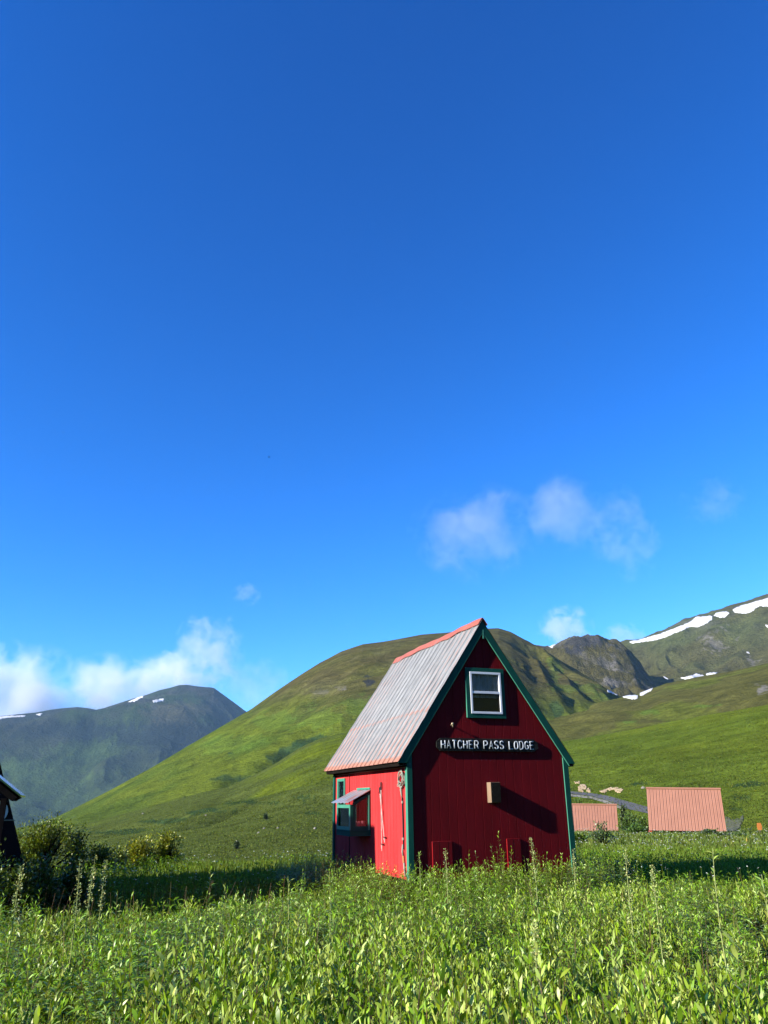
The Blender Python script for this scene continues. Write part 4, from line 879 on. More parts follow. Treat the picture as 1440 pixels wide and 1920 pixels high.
GL = {
 'H': [[(0, 0), (0, 1)], [(1, 0), (1, 1)], [(0, .5), (1, .5)]],
 'A': [[(0, 0), (.5, 1), (1, 0)], [(.2, .35), (.8, .35)]],
 'T': [[(0, 1), (1, 1)], [(.5, 1), (.5, 0)]],
 'C': [[(1, .78), (.82, .96), (.5, 1.0), (.18, .92), (0, .7), (0, .3), (.18, .08), (.5, 0), (.82, .04), (1, .22)]],
 'E': [[(1, 1), (0, 1), (0, 0), (1, 0)], [(0, .52), (.8, .52)]],
 'R': [[(0, 0), (0, 1), (.7, 1), (1, .86), (1, .62), (.7, .48), (0, .48)], [(.55, .48), (1, 0)]],
 'P': [[(0, 0), (0, 1), (.7, 1), (1, .86), (1, .62), (.7, .46), (0, .46)]],
 'S': [[(1, .82), (.8, .97), (.45, 1), (.12, .92), (0, .76), (.12, .6), (.5, .52), (.88, .42), (1, .25), (.85, .06), (.5, 0), (.15, .04), (0, .2)]],
 'L': [[(0, 1), (0, 0), (1, 0)]],
 'O': [[(.5, 1), (.15, .92), (0, .7), (0, .3), (.15, .08), (.5, 0), (.85, .08), (1, .3), (1, .7), (.85, .92), (.5, 1)]],
 'D': [[(0, 0), (0, 1), (.6, 1), (.9, .85), (1, .6), (1, .4), (.9, .15), (.6, 0), (0, 0)]],
 'G': [[(1, .8), (.8, .96), (.5, 1.0), (.18, .92), (0, .7), (0, .3), (.18, .08), (.5, 0), (.85, .06), (1, .25), (1, .45), (.6, .45)]]}
text = 'HATCHER PASS LODGE'; wsp = .125
tot = sum(wsp if c == ' ' else LW + .036 + SP for c in text) - SP - .036
x = .775; kx = (3.075 - .775) / tot; zb_ = (z0 + z1) / 2 - LH / 2
letters = MB()
for c in text:
    if c == ' ': x += wsp * kx; continue
    for st in GL[c]:
        letters.tube([(x + p[0] * LW * kx, -.056, zb_ + p[1] * LH) for p in st], .0145, 6)
    x += (LW + .036 + SP) * kx
lo = letters.build('lettering', M_LETTER, t, smooth=True); lo['label'] = 'white letters reading HATCHER PASS LODGE'
# ski poles on the side wall
def ski_pole(top, bot, lab, shaft):
    t = on_cabin(thing('ski_pole', lab, 'ski pole', group='old ski poles hanging on the side wall'))
    A_ = Vector((-.04, top[0], top[1] - GZ)); B_ = Vector((-.05, bot[0], bot[1] - GZ)); d = B_ - A_
    mb = MB(); mb.tube([A_ + d * .10, B_ - d * .03], [.014, .010], 7); mb.build('shaft', shaft, t)
    mb = MB(); mb.tube([A_, A_ + d * .03, A_ + d * .12], [.016, .022, .017], 7); lp = A_ + d * .05
    mb.tube([lp, lp + Vector((-.02, .05, -.06)), lp + Vector((0, .02, -.14)), A_ + d * .10], .006, 4); mb.build('grip', M_BLACK, t)
    mb = MB(); c_ = A_ + d * .90; ring = [c_ + Vector((.0 + .03 * math.cos(a), .11 * math.sin(a) * .8, .0)) for a in np.linspace(0, 2 * math.pi, 13)]
    ring = [Vector((min(p.x, -.012), p.y, p.z)) for p in ring]
    mb.tube(ring, .006, 4, cap=False); mb.tube([ring[3], c_, ring[9]], .005, 4); mb.build('basket', M_BLACK, t)
    mb = MB(); mb.tube([A_ + d * .92, B_], [.017, .006], 6); mb.build('tip', M_DIRT, t)
ski_pole((1.63, 1.99), (1.585, .52), 'longer ski pole hanging straight down, left of its partner at the foot', M_ALU)
ski_pole((1.735, 1.87), (1.395, .70), 'shorter ski pole hanging aslant, its tip higher and nearer the corner', M_ALU)
# bundle of rope at the corner with a long dark line down the wall
t = on_cabin(thing('rope_bundle', 'coiled white rope hung beside the green corner board with a long dark line below', 'rope'))
mb = MB(); rn = random.Random(5)
for k in range(7):
    cy, cz, ra, rb_ = .30 + rn.uniform(-.03, .03), 2.00 - GZ + rn.uniform(-.03, .04), rn.uniform(.10, .17), rn.uniform(.09, .15)
    a0_ = rn.uniform(0, 6); mb.tube([(-.03 - .012 * k * .5 - .01 * math.sin(a * 2), cy + ra * math.cos(a + a0_), cz + rb_ * math.sin(a + a0_)) for a in np.linspace(0, 2 * math.pi * (.75 + .25 * rn.random()), 16)], .011, 5)
mb.tube([(-.03, .33, 2.24 - GZ), (-.05, .26, 2.16 - GZ), (-.04, .18, 2.09 - GZ)], .012, 5)
for k in range(5): mb.tube([(-.03, .42 + .02 * k, 2.05 - GZ - .03 * k), (-.06, .46 + .015 * k, 2.0 - GZ - .03 * k), (-.03, .4, 1.93 - GZ - .02 * k)], .010, 5)
mb.tube([(-.035, .34, 1.9 - GZ), (-.05, .32, 1.8 - GZ), (-.035, .33, 1.70 - GZ), (-.03, .32, 1.62 - GZ)], [.02, .026, .02, .012], 6)
mb.build('coil', M_ROPE, t, smooth=True)
mb = MB(); mb.tube([(-.025, .32, 1.64 - GZ), (-.022, .305, 1.2 - GZ), (-.022, .30, .62 - GZ)], .017, 6); mb.build('line', M_BLACK, t)
for z in (1.548, .82): mb = MB(); mb.tube([(-.026, .303, z - GZ + .025), (-.026, .302, z - GZ - .025)], .026, 7); mb.build('clip', M_ROPE, t)
mb = MB(); mb.tube([(-.03, .31, .71 - GZ), (-.04, .325, .58 - GZ), (-.03, .31, .48 - GZ)], .02, 6); mb.build('end', M_ROPE, t, smooth=True); mb = MB(); mb.tube([(-.03, .27, .36 - GZ), (-.035, .24, .24 - GZ), (-.03, .19, .10 - GZ)], .02, 6); mb.build('end', M_ROPE, t, smooth=True)
mb = MB(); mb.tube([(-.03, .305, .49 - GZ), (-.035, .27, .36 - GZ)], .022, 6); mb.build('wrap', paint('orange_tape', (.35, .14, .04), (.45, .2, .08), 20, .6), t)

# ------------------------------------------------------------------ dark A-frame building at the left edge
AX, AY = cw(0, 0)[0], cw(0, 0)[1]
s_ = 10.1; Pw = cw(0, 2.31)
AP = np.array([Pw[0] - .8846 * s_, Pw[1] - .4664 * s_])
gbase = gz(AP[0], AP[1]) - .15
af = thing('a_frame_building', 'dark weathered A-frame building cut off by the left edge of the picture', 'building', (AP[0], AP[1], gbase), TH)
AH = 5.45 - gbase; SLP = .367; HW = AH * SLP; AL = 9.0
mb = MB(); mb.prism([(-HW, 0, 0), (HW, 0, 0), (0, 0, AH)], (0, .12, 0)); mb.build('front_wall', M_LOG, af)
mb = MB(); mb.prism([(-HW, AL, 0), (HW, AL, 0), (0, AL, AH)], (0, .12, 0)); mb.build('back_wall', M_LOG, af)
for s in (1, -1):
    mb = MB(); e = .10; q = [(s * (HW + e), -.1, -.05), (0, -.1, AH + e / SLP * .3), (0, -.1, AH - .12), (s * (HW - .06), -.1, -.05)]
    mb.prism(q if s < 0 else q[::-1], (0, AL + .3, 0)); mb.build('roof', M_LOG, af)
# board lines on the front
mb = MB()
for i in range(-9, 10):
    u = i * .22; h = (HW - abs(u)) / SLP - .15
    if h > .3: mb.box((u - .015, -.02, .05), (u + .015, -.001, h))
mb.build('batten', M_LOG, af)
# a little porch roof of metal tinted like reflected sky sticking out of the front
tip = (0, 0)
def af_local(px, py, voff):   # a point of the gable plane in the building's own frame
    r = ray(px, py); n = CV2; o = AP + CV2 * voff; k = (o @ n) / (r[:2] @ n); p = r * k
    d = p[:2] - AP; return d @ CU2, p[2] + EYE - gbase
ta = af_local(43, 1491, -.7); tb = af_local(0, 1456, -.7); sl = (tb[1] - ta[1]) / (ta[0] - tb[0])
pk = ta[0] - 1.35
zpk = ta[1] + sl * 1.35
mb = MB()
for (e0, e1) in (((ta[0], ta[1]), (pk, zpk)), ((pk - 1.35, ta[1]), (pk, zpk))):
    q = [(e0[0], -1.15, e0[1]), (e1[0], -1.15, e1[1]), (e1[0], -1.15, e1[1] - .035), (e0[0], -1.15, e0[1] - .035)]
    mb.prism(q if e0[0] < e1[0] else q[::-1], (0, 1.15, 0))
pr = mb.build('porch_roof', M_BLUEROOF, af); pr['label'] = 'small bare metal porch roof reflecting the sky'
mb = MB()
for (e0, e1) in (((ta[0] - .06, ta[1] + .0), (pk, zpk - .06)), ((pk - 1.29, ta[1]), (pk, zpk - .06))):
    q = [(e0[0], -1.10, e0[1] - .04), (e1[0], -1.10, e1[1] - .04), (e1[0], -1.10, e1[1] - .16), (e0[0] - (.09 if e0[0] > pk else -.09), -1.10, e0[1] - .10)]
    mb.prism(q if e0[0] < e1[0] else q[::-1], (0, 1.10, 0))
mb.build('porch_frame', M_DARK, pr)
for e in (ta[0] - .28, pk - 1.1): mb = MB(); mb.box((e - .05, -1.05, 0), (e + .05, -.95, ta[1] - .05)); mb.build('porch_post', M_LOG, af)
ca = af_local(14, 1537.5, 0); cb_ = af_local(27, 1537.5, 0)
mb = MB(); mb.tube([(ca[0] - .4, -.14, ca[1]), (cb_[0] + .03, -.14, cb_[1])], .011, 5); mb.build('cable', M_ROPE, af)
dl = af_local(-6, 1522, -.1)
disc = thing('wall_disc', 'pale round disc hanging on the dark wall at the left frame edge', 'disc', (AP[0], AP[1], gbase), TH)
mb = MB(); rd = .21
ring = [(dl[0] + rd * math.cos(a), -.13, dl[1] + rd * math.sin(a)) for a in np.linspace(0, 2 * math.pi, 25)[:-1]]
mb.prism(ring, (0, .05, 0)); mb.build('face', M_LACE, disc)
mb = MB(); mb.tube([(dl[0] + rd * math.cos(a), -.12, dl[1] + rd * math.sin(a)) for a in np.linspace(0, 2 * math.pi, 25)], .018, 6, cap=False); mb.tube([(dl[0], -.08, dl[1]), (dl[0], -.0, dl[1])], .03, 6); mb.build('rim', M_DARK, disc)

# ------------------------------------------------------------------ the two pink-roofed A-frame cabins
def pink(px_tl, px_tr, px_br, px_bl, rt, lab, ribs, extl=0.):
    base = None
    TL, TR = at(*px_tl, rt), at(*px_tr, rt * 1.0)
    # lower edge nearer the camera than the ridge: slope about 60 degrees
    hgt = TL[2] - at(*px_bl, rt)[2]; dr = hgt * .55
    BL, BR = at(*px_bl, rt - dr), at(*px_br, rt - dr)
    ex = (TL - TR) / np.linalg.norm(TL - TR) * extl; TL = TL + ex; BL = BL + ex
    c = (BL + BR) / 2; g = gz(c[0], c[1]) - .1
    t = thing('a_frame_cabin', lab, 'cabin', (c[0], c[1], g), 0, 'pink-roofed A-frame cabins beyond the meadow')
    o = np.array([c[0], c[1], g]); TL, TR, BL, BR = [p - o for p in (TL, TR, BL, BR)]
    nrm = np.cross(TR - TL, BL - TL); nrm /= np.linalg.norm(nrm)
    if nrm[1] > 0: nrm = -nrm
    mb = MB(); h = .045
    for i in range(ribs):
        for (f0, f1, d0, d1) in ((0, .42, 0, 0), (.42, .47, 0, h * .4), (.47, .53, h * .4, h * .4), (.53, .58, h * .4, 0), (.58, .88, 0, 0), (.88, .92, 0, h), (.92, .97, h, h), (.97, 1, h, 0)):
            a, b = (i + f0) / ribs, (i + f1) / ribs
            mb.add([BL + (BR - BL) * a + nrm * d0, BL + (BR - BL) * b + nrm * d1, TL + (TR - TL) * b + nrm * d1, TL + (TR - TL) * a + nrm * d0], [(0, 1, 2, 3)])
    rad = np.array([c[0], c[1], 0]); rad /= np.linalg.norm(rad); bk = rad * (2 * abs((TL - BL) @ rad)); 
    rf = mb.build('roof', M_PINK, t)
    mb = MB(); e = (TR - TL) / np.linalg.norm(TR - TL); mb.tube([TL + nrm * .02 - e * .05 + np.array([0, 0, .03]), TR + nrm * .02 + e * .05 + np.array([0, 0, .03])], .09, 6); mb.build('ridge_cap', M_PINK, rf)
    BLb, BRb = BL + bk, BR + bk
    mb = MB(); mb.add([TL, TR, BRb, BLb], [(3, 2, 1, 0)]); mb.build('roof', M_PINK, t)
    dn = np.array([0, 0, -.12]); inn = -nrm * .06
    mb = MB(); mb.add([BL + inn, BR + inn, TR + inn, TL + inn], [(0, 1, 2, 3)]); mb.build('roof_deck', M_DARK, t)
    for (T_, B1, B2, sgn) in ((TR, BR, BRb, -1), (TL, BL, BLb, 1)):
        off = e * .35 * sgn
        mb = MB(); mb.add([B1 + off - nrm * .0, B2 + off, T_ + off], [(0, 1, 2)]); mb.build('gable_wall', M_RED, t)
    # low base under the eave, red with dark gaps
    mb = MB(); z0 = 0; y_ = BL[1] + .25
    n = 7
    for i in range(n):
        a, b = (i + .08) / n, (i + .80) / n; p = BL + (BR - BL) * a; q = BL + (BR - BL) * b
        mb.box((p[0], y_, 0), (q[0], y_ + .1, p[2] - .02))
    mb.build('base_wall', M_RED_LIT, t)
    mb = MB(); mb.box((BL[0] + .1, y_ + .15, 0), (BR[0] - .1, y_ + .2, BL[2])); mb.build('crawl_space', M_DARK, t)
pink((1212, 1478.5), (1350.5, 1480), (1362.5, 1559), (1217, 1557), 80., 'larger pink metal roofed A-frame cabin at the right edge of the meadow', 23)
pink((1064, 1508.5), (1156, 1509.5), (1160.5, 1572), (1070, 1572), 96., 'pink metal roofed A-frame cabin half hidden behind the red cabin', 23, extl=1.6)
# orange marker on a post
p = at(1425, 1558, 74.); g = gz(p[0], p[1])
t = thing('marker_post', 'rusty orange marker on a thin post right of the large pink roof', 'marker', (p[0], p[1], g))
mb = MB(); mb.tube([(0, 0, -.1), (0, 0, p[2] + .25 - g)], .03, 6); mb.build('post', M_BOXW, t)
mb = MB(); zt = p[2] + .35 - g; mb.prism([(-.16, -.04, zt - .28), (.16, -.04, zt - .28), (.2, -.04, zt), (.14, -.04, zt + .25), (-.14, -.04, zt + .25), (-.2, -.04, zt)], (0, .03, 0)); mb.build('plate', paint('rusty_orange', (.4, .12, .02), (.55, .2, .04), 6, .7), t)
# == plants ==
# ------------------------------------------------------------------ vegetation
def unit(v): return v / np.maximum(np.linalg.norm(v, axis=-1, keepdims=True), 1e-9)
class Leaves:
    def __init__(s): s.v = []; s.f = []; s.c = []; s.n = 0
    def put(s, V, F, C_):
        k = V.shape[1]; N_ = V.shape[0]
        if not N_: return
        s.v.append(V.reshape(-1, 3)); s.f.append((F[None] + (np.arange(N_) * k)[:, None, None]).reshape(-1, 3) + s.n)
        s.c.append(np.repeat(C_, k, 0) if C_.ndim == 2 else C_.reshape(-1, 3)); s.n += N_ * k
    def leaves(s, B, D, L, Wd, C_, droop=.25, twist=None, fine=True):
        """lens-shaped leaf blades: base B, direction D, length L, width Wd"""
        N_ = len(B); D = unit(D); up = np.tile([0, 0, 1.], (N_, 1)) + RNG.normal(0, .35, (N_, 3))
        S = unit(np.cross(D, up)); Nn = unit(np.cross(S, D)); L = L[:, None]; Wd = Wd[:, None]
        g = np.array([[0, 0, -1.]])
        if fine:
            p1 = B + D * L * .32 + g * L * droop * .08; p2 = B + D * L * .68 + g * L * droop * .42; p3 = B + D * L + g * L * droop
            cup = Nn * Wd * .13
            V = np.stack([B, p1 - S * Wd * .46 + cup, p1 + S * Wd * .46 + cup, p2 - S * Wd * .38 + cup, p2 + S * Wd * .38 + cup, p3], 1)
            F = np.array([[0, 2, 1], [1, 2, 4], [1, 4, 3], [3, 4, 5]])
        else:
            p1 = B + D * L * .5 + g * L * droop * .2; p3 = B + D * L + g * L * droop
            V = np.stack([B, p1 - S * Wd * .5 + Nn * Wd * .15, p1 + S * Wd * .5 + Nn * Wd * .15, p3], 1)
            F = np.array([[0, 2, 1], [1, 2, 3]])
        s.put(V, F, C_)
    def stems(s, B, T, Wd, C_):
        N_ = len(B); D = unit(T - B); a = RNG.uniform(0, 6.28, N_); h = np.stack([np.cos(a), np.sin(a), 0 * a], 1)
        S = unit(np.cross(D, h)); S2 = unit(np.cross(D, S)); w_ = Wd[:, None] / 2
        o = [S, -S * .5 + S2 * .87, -S * .5 - S2 * .87]
        V = np.stack([B + k * w_ for k in o] + [T + k * w_ * .5 for k in o], 1)
        s.put(V, np.array([[0, 1, 4], [0, 4, 3], [1, 2, 5], [1, 5, 4], [2, 0, 3], [2, 3, 5]]), C_)
    def build(s, name, mat, parent=None, origin=None):
        V = np.vstack(s.v)
        if origin is not None: V = V - np.array(origin)[None]
        return link(name, V, np.vstack(s.f).astype(np.int32), mat, parent, colors=np.vstack(s.c))
def vary(base, n, dv=.25, dh=.12):
    b = np.tile(np.asarray(base, float), (n, 1)); b *= np.exp(RNG.normal(0, dv, (n, 1)))
    b[:, 0] *= np.exp(RNG.normal(0, dh, n)); b[:, 2] *= np.exp(RNG.normal(0, dh, n)); return np.clip(b, .003, .7)
def inside_buildings(x, y, m=.1):
    dx = x - OX; dy = y - OY; u = dx * CU2[0] + dy * CU2[1]; v = dx * CV2[0] + dy * CV2[1]
    a = (u > -m) & (u < W + m) & (v > -m) & (v < LEN + m)
    dx = x - AP[0]; dy = y - AP[1]; u = dx * CU2[0] + dy * CU2[1]; v = dx * CV2[0] + dy * CV2[1]
    return a | ((np.abs(u) < HW) & (v > -.3) & (v < AL + .2))
def scatter(n, r0, r1, amax, p=1.):
    """random points of the viewed wedge; p=1: even on the ground, p<1: denser near by"""
    u = RNG.random(n); e = 2 * p
    r = (r0 ** e + u * (r1 ** e - r0 ** e)) ** (1 / e); a = RNG.uniform(-amax, amax, n)
    return np.sin(np.radians(a)) * r, np.cos(np.radians(a)) * r, r, a
def clump(x, y, s, seed): return fbm(x / s, y / s, seed, 3) * .5 + .5
EDGE = lambda a: np.interp(a, [-40, -26, -15, -4, 2, 12, 40], [12.6, 13.2, 14.8, 17.4, 17.6, 17.0, 16.8])

WIL = (.15, .245, .012); WILP = (.33, .42, .085); WILD = (.105, .165, .028); HERB = (.112, .205, .009); HERBY = (.15, .23, .03); GRS = (.14, .20, .018)
def willow(LV, ST, x, y, r, h, fine, LEAN=None):
    n = len(x); z0 = ground_z(x, y); M_ = 21
    lean = LEAN if LEAN is not None and len(LEAN) == n else RNG.normal(0, .16, (n, 2)); B = np.stack([x, y, z0], 1); T = B + np.stack([lean[:, 0] * h, lean[:, 1] * h, h], 1)
    ST.stems(B, T, np.full(n, .006), vary((.09, .06, .03), n, .2))
    t = np.linspace(.30, 1.0, M_)[None] + RNG.uniform(-.02, .02, (n, M_)); t = np.clip(t, 0, 1)
    P_ = B[:, None] + (T - B)[:, None] * t[..., None]
    az_ = RNG.uniform(0, 6.28, (n, 1)) + np.arange(M_)[None] * 2.4 + RNG.normal(0, .3, (n, M_))
    el = np.radians(26 + 42 * t + RNG.normal(0, 13, (n, M_)))
    D = np.stack([np.cos(az_) * np.cos(el), np.sin(az_) * np.cos(el), np.sin(el)], -1) + np.concatenate([lean, np.zeros((n, 1))], 1)[:, None]
    L_ = (.044 + .034 * np.sin(np.pi * np.clip(t * 1.0 - .12, 0, 1))) * RNG.uniform(.7, 1.3, (n, M_)) * RNG.uniform(.8, 1.25, (n, 1))
    pale = (RNG.random((n, M_)) < np.where(RNG.random((n, 1)) < .36, .80, .06))[..., None]; col = np.where(pale, vary(WILP, n, .12, .06)[:, None], vary(WIL, n, .18, .10)[:, None]) * np.exp(RNG.normal(0, .14, (n, M_)))[..., None]  # pale leaves: willow undersides, and sun highlights put into the colour
    k = n * M_; LV.leaves(P_.reshape(k, 3), D.reshape(k, 3), L_.reshape(k), (L_ * RNG.uniform(.21, .30, (n, M_))).reshape(k), col.reshape(k, 3), .12, fine=fine)
def herb(LV, ST, x, y, r, h, fine, LEAN=None):
    n = len(x); z0 = ground_z(x, y); M_ = 20
    lean = LEAN if LEAN is not None else RNG.normal(0, .08, (n, 2)); B = np.stack([x, y, z0], 1); T = B + np.stack([lean[:, 0] * h, lean[:, 1] * h, h], 1)
    ST.stems(B, T, np.full(n, .007), vary((.13, .13, .035), n, .2))
    t = np.clip((np.linspace(.22, 1.0, M_) ** .8)[None] + RNG.uniform(-.015, .015, (n, M_)), 0, 1)
    P_ = B[:, None] + (T - B)[:, None] * t[..., None]
    az_ = RNG.uniform(0, 6.28, (n, 1)) + np.arange(M_)[None] * 2.4 + RNG.normal(0, .25, (n, M_))
    el = np.radians(6 + 48 * t ** 6 + 16 * t + RNG.normal(0, 10, (n, M_)))
    D = np.stack([np.cos(az_) * np.cos(el), np.sin(az_) * np.cos(el), np.sin(el)], -1)
    L_ = (.125 - .06 * t ** 5) * RNG.uniform(.75, 1.2, (n, M_)) * RNG.uniform(.8, 1.2, (n, 1))
    pale = (RNG.random((n, M_)) < np.where(RNG.random((n, 1)) < .15, .6, .05))[..., None]; col = np.where(pale, vary((.26, .36, .09), n, .12, .06)[:, None], vary(HERB, n, .20, .10)[:, None]) * np.exp(RNG.normal(0, .16, (n, M_)))[..., None] * (1 + .5 * (t > .90))[..., None]
    k = n * M_; LV.leaves(P_.reshape(k, 3), D.reshape(k, 3), L_.reshape(k), (L_ * .17).reshape(k), col.reshape(k, 3), .30, fine=fine)
def blades(LV, x, y, h, wd, base, lean=.35, fine=True, curl=.5):
    n = len(x); z0 = ground_z(x, y); a = RNG.uniform(0, 6.28, n); e = np.abs(RNG.normal(0, lean, n))
    D = np.stack([np.cos(a) * np.sin(e), np.sin(a) * np.sin(e), np.cos(e)], 1)
    LV.leaves(np.stack([x, y, z0 - .01], 1), D, h, wd, base, curl * .35, fine=fine)

near_l, near_s = Leaves(), Leaves()
# 1. thicket in front of the cabin: bushy clumps of many stems, low growth and shade between them
st = lambda v: np.clip((v - .5) * 2.3 + .5, 0, 1)
# jittered grid of clump centres
gs = .50; gx, gy = np.meshgrid(np.arange(-11.5, 11.5, gs), np.arange(1.2, 19, gs * .9)); gx = gx + (np.arange(gx.shape[0]) % 2)[:, None] * gs / 2
cx = (gx + RNG.uniform(-.17, .17, gx.shape)).ravel(); cy = (gy + RNG.uniform(-.17, .17, gy.shape)).ravel()
cr_ = np.hypot(cx, cy); ca = np.degrees(np.arctan2(cx, cy)); ok = (cr_ > 2.6) & (np.abs(ca) < 33.5) & (cr_ < EDGE(ca) + .8 * (clump(cx, cy, 1.5, 81) - .5)) & ~inside_buildings(cx, cy, .2)
ok &= RNG.random(len(cx)) > .17
cx, cy, cr_, ca = cx[ok], cy[ok], cr_[ok], ca[ok]; nc = len(cx)
big = st(clump(cx, cy, 1.35, 95)); chh = .30 + .38 * big + RNG.normal(0, .13, nc) + .07 * sst(cr_, 11, 15); chh = np.clip(chh, .20, 1.05) * (1 - .22 * sst(-ca, 6, 14) * sst(cr_, 9, 13))
crad = RNG.uniform(.18, .36, nc) * (.75 + .55 * chh)
wn = clump(cx, cy, 1.5, 91) + np.where(cr_ < 6.5, .08, -.04) + np.where((ca > 4) & (cr_ < 13), .09, 0) + np.where((cr_ > 11) & (ca > -10) & (ca < 8), -.16, 0)
isw = wn > .53
for isws, fn, per in ((True, willow, 23), (False, herb, 18)):
    for fine, lo, hi in ((True, 0, 9), (False, 9, 30)):
        k = np.nonzero((isw == isws) & (cr_ >= lo) & (cr_ < hi))[0]
        if not len(k): continue
        q = np.sqrt(RNG.random((len(k), per))); th_ = RNG.uniform(0, 6.28, (len(k), per)); base_q = .45
        ox = np.cos(th_) * q * crad[k][:, None]; oy = np.sin(th_) * q * crad[k][:, None]
        X_ = (cx[k][:, None] + ox * base_q).ravel(); Y_ = (cy[k][:, None] + oy * base_q).ravel()
        H_ = (chh[k][:, None] * (1 - .42 * q ** 2) * RNG.uniform(.86, 1.14, q.shape)); H_ = np.where(RNG.random(q.shape) < .06, H_ * 1.3, H_).ravel()
        LN = np.stack([(ox * (1 - base_q)).ravel() / H_, (oy * (1 - base_q)).ravel() / H_], 1) * 1.15 + RNG.normal(0, .06, (len(X_), 2))
        g_ = ~inside_buildings(X_, Y_, .1); fn(near_l, near_s, X_[g_], Y_[g_], np.hypot(X_, Y_)[g_], H_[g_], fine, LN[g_])
# a few tall willow shoots close to the camera, with the largest leaves in view
for (tx, ty, rr0) in ((805, 1742, 3.9), (862, 1762, 3.7), (560, 1795, 3.8), (1002, 1770, 3.5), (1232, 1790, 3.7), (1322, 1758, 4.0), (1402, 1735, 4.1), (700, 1812, 3.4), (950, 1852, 3.2), (62, 1832, 3.6), (205, 1862, 3.3), (432, 1850, 3.3), (1122, 1856, 3.1), (1290, 1880, 3.0), (1432, 1840, 3.2), (620, 1880, 3.0), (330, 1800, 4.2), (1150, 1735, 4.6), (480, 1752, 4.8)):
    p = at(tx, ty, rr0); k = 16; q = np.sqrt(RNG.random(k)); th_ = RNG.uniform(0, 6.28, k); ox = np.cos(th_) * q * .17; oy = np.sin(th_) * q * .17
    H_ = (p[2] + .03 * rr0) * (1 - .40 * q ** 1.5) * RNG.uniform(.9, 1.04, k)
    willow(near_l, near_s, p[0] + ox * .4, p[1] + oy * .4, np.full(k, rr0), H_, True, np.stack([ox / H_ * .75, oy / H_ * .75], 1) + RNG.normal(0, .04, (k, 2)))
# dry brown stalks left from last year
k = 420; x, y, r, a = scatter(k, 3, 16, 32, .9); g_ = ~inside_buildings(x, y, .2); x, y = x[g_], y[g_]; z0 = ground_z(x, y); hh = RNG.uniform(.4, .85, len(x)); l_ = RNG.normal(0, .15, (2, len(x)))
near_s.stems(np.stack([x, y, z0], 1), np.stack([x + l_[0], y + l_[1], z0 + hh], 1), np.full(len(x), .006), vary((.20, .13, .07), len(x), .3))
# a band of tall herbs hugging the cabin walls
uu = np.concatenate([RNG.uniform(-1.5, -.12, 620), RNG.uniform(-.3, 4.2, 520), RNG.uniform(4.1, 5.2, 260)]); vv = np.concatenate([RNG.uniform(-.6, 6.6, 620), RNG.uniform(-1.1, -.12, 520), RNG.uniform(-.8, 5., 260)])
x = OX + CU2[0] * uu + CV2[0] * vv; y = OY + CU2[1] * uu + CV2[1] * vv; ok = ~inside_buildings(x, y, .1); x, y = x[ok], y[ok]
herb(near_l, near_s, x, y, np.hypot(x, y), np.clip(RNG.normal(.67, .11, len(x)), .35, .95), False)
tag(near_l.build('undergrowth', M_LEAF), 'dense waist-high willow and fireweed leaves filling the foreground', 'undergrowth', kind='stuff')
tag(near_s.build('undergrowth_stems', M_LEAF), 'thin stems under the leaves of the foreground growth', 'stems', kind='stuff')
# low filler of broad leaves that closes the floor
fl = Leaves()
x, y, r, a = scatter(11000, 2.4, 18, 34, .9); keep = ~inside_buildings(x, y, .02) & (r < EDGE(a) + 1); x, y, r = x[keep], y[keep], r[keep]
n = len(x); zz = ground_z(x, y) + RNG.uniform(.02, .42, n); az_ = RNG.uniform(0, 6.28, n); el = RNG.normal(.25, .4, n)
fl.leaves(np.stack([x, y, zz], 1), np.stack([np.cos(az_) * np.cos(el), np.sin(az_) * np.cos(el), np.sin(el)], 1), RNG.uniform(.07, .13, n), RNG.uniform(.018, .04, n), vary(HERB, n, .3) * .8, .3, fine=False)
# grass among it
x, y, r, a = scatter(13000, 2.8, 17.5, 33, .8); keep = (clump(x, y, 1.1, 105) + .12 * (a < -4) > .56) & ~inside_buildings(x, y, .05) & (r < EDGE(a) + .5); x, y, r = x[keep], y[keep], r[keep]
blades(fl, x, y, RNG.uniform(.45, .85, len(x)), RNG.uniform(.006, .011, len(x)), vary(GRS, len(x), .22), .22, True, 1.2)
tag(fl.build('grass', M_GRASSB), 'grass blades and low leaves between the foreground plants', 'grass', kind='stuff')
# 2. meadow behind: left to its brink, right to the pink roofs
mg = Leaves()
x, y, r, a = scatter(150000, 14.5, 46, 36, .62); keep = (r > EDGE(a) - .8) & ~inside_buildings(x, y, .1) & ((r < 36) | (a > 3)); x, y, r, a = x[keep], y[keep], r[keep], a[keep]
h = RNG.uniform(.22, .50, len(x)) * (.8 + .5 * clump(x, y, 2.2, 111)); blades(mg, x, y, h, .010 + .0007 * r, vary((.10, .15, .018), len(x), .28) * (.75 + .5 * clump(x, y, 3, 113))[:, None], .30, False, .8)
x, y, r, a = scatter(60000, 15, 34, 36, .8); keep = (r > EDGE(a) - .5) & ~inside_buildings(x, y, .1) & (clump(x, y, 1.8, 117) > .45) & ((r < 35.5) | (a > 3)); x, y, r = x[keep], y[keep], r[keep]
n = len(x); zz = ground_z(x, y) + RNG.uniform(.05, .52, n); az_ = RNG.uniform(0, 6.28, n); el = RNG.normal(.5, .35, n)
mg.leaves(np.stack([x, y, zz], 1), np.stack([np.cos(az_) * np.cos(el), np.sin(az_) * np.cos(el), np.sin(el)], 1), RNG.uniform(.09, .16, n), RNG.uniform(.02, .04, n), vary(HERB, n, .3), .25, fine=False)
x, y, r, a = scatter(110000, 42, 104, 36, .7); keep = (a > 6); x, y, r = x[keep], y[keep], r[keep]
pz = clump(x, y, 7, 119)
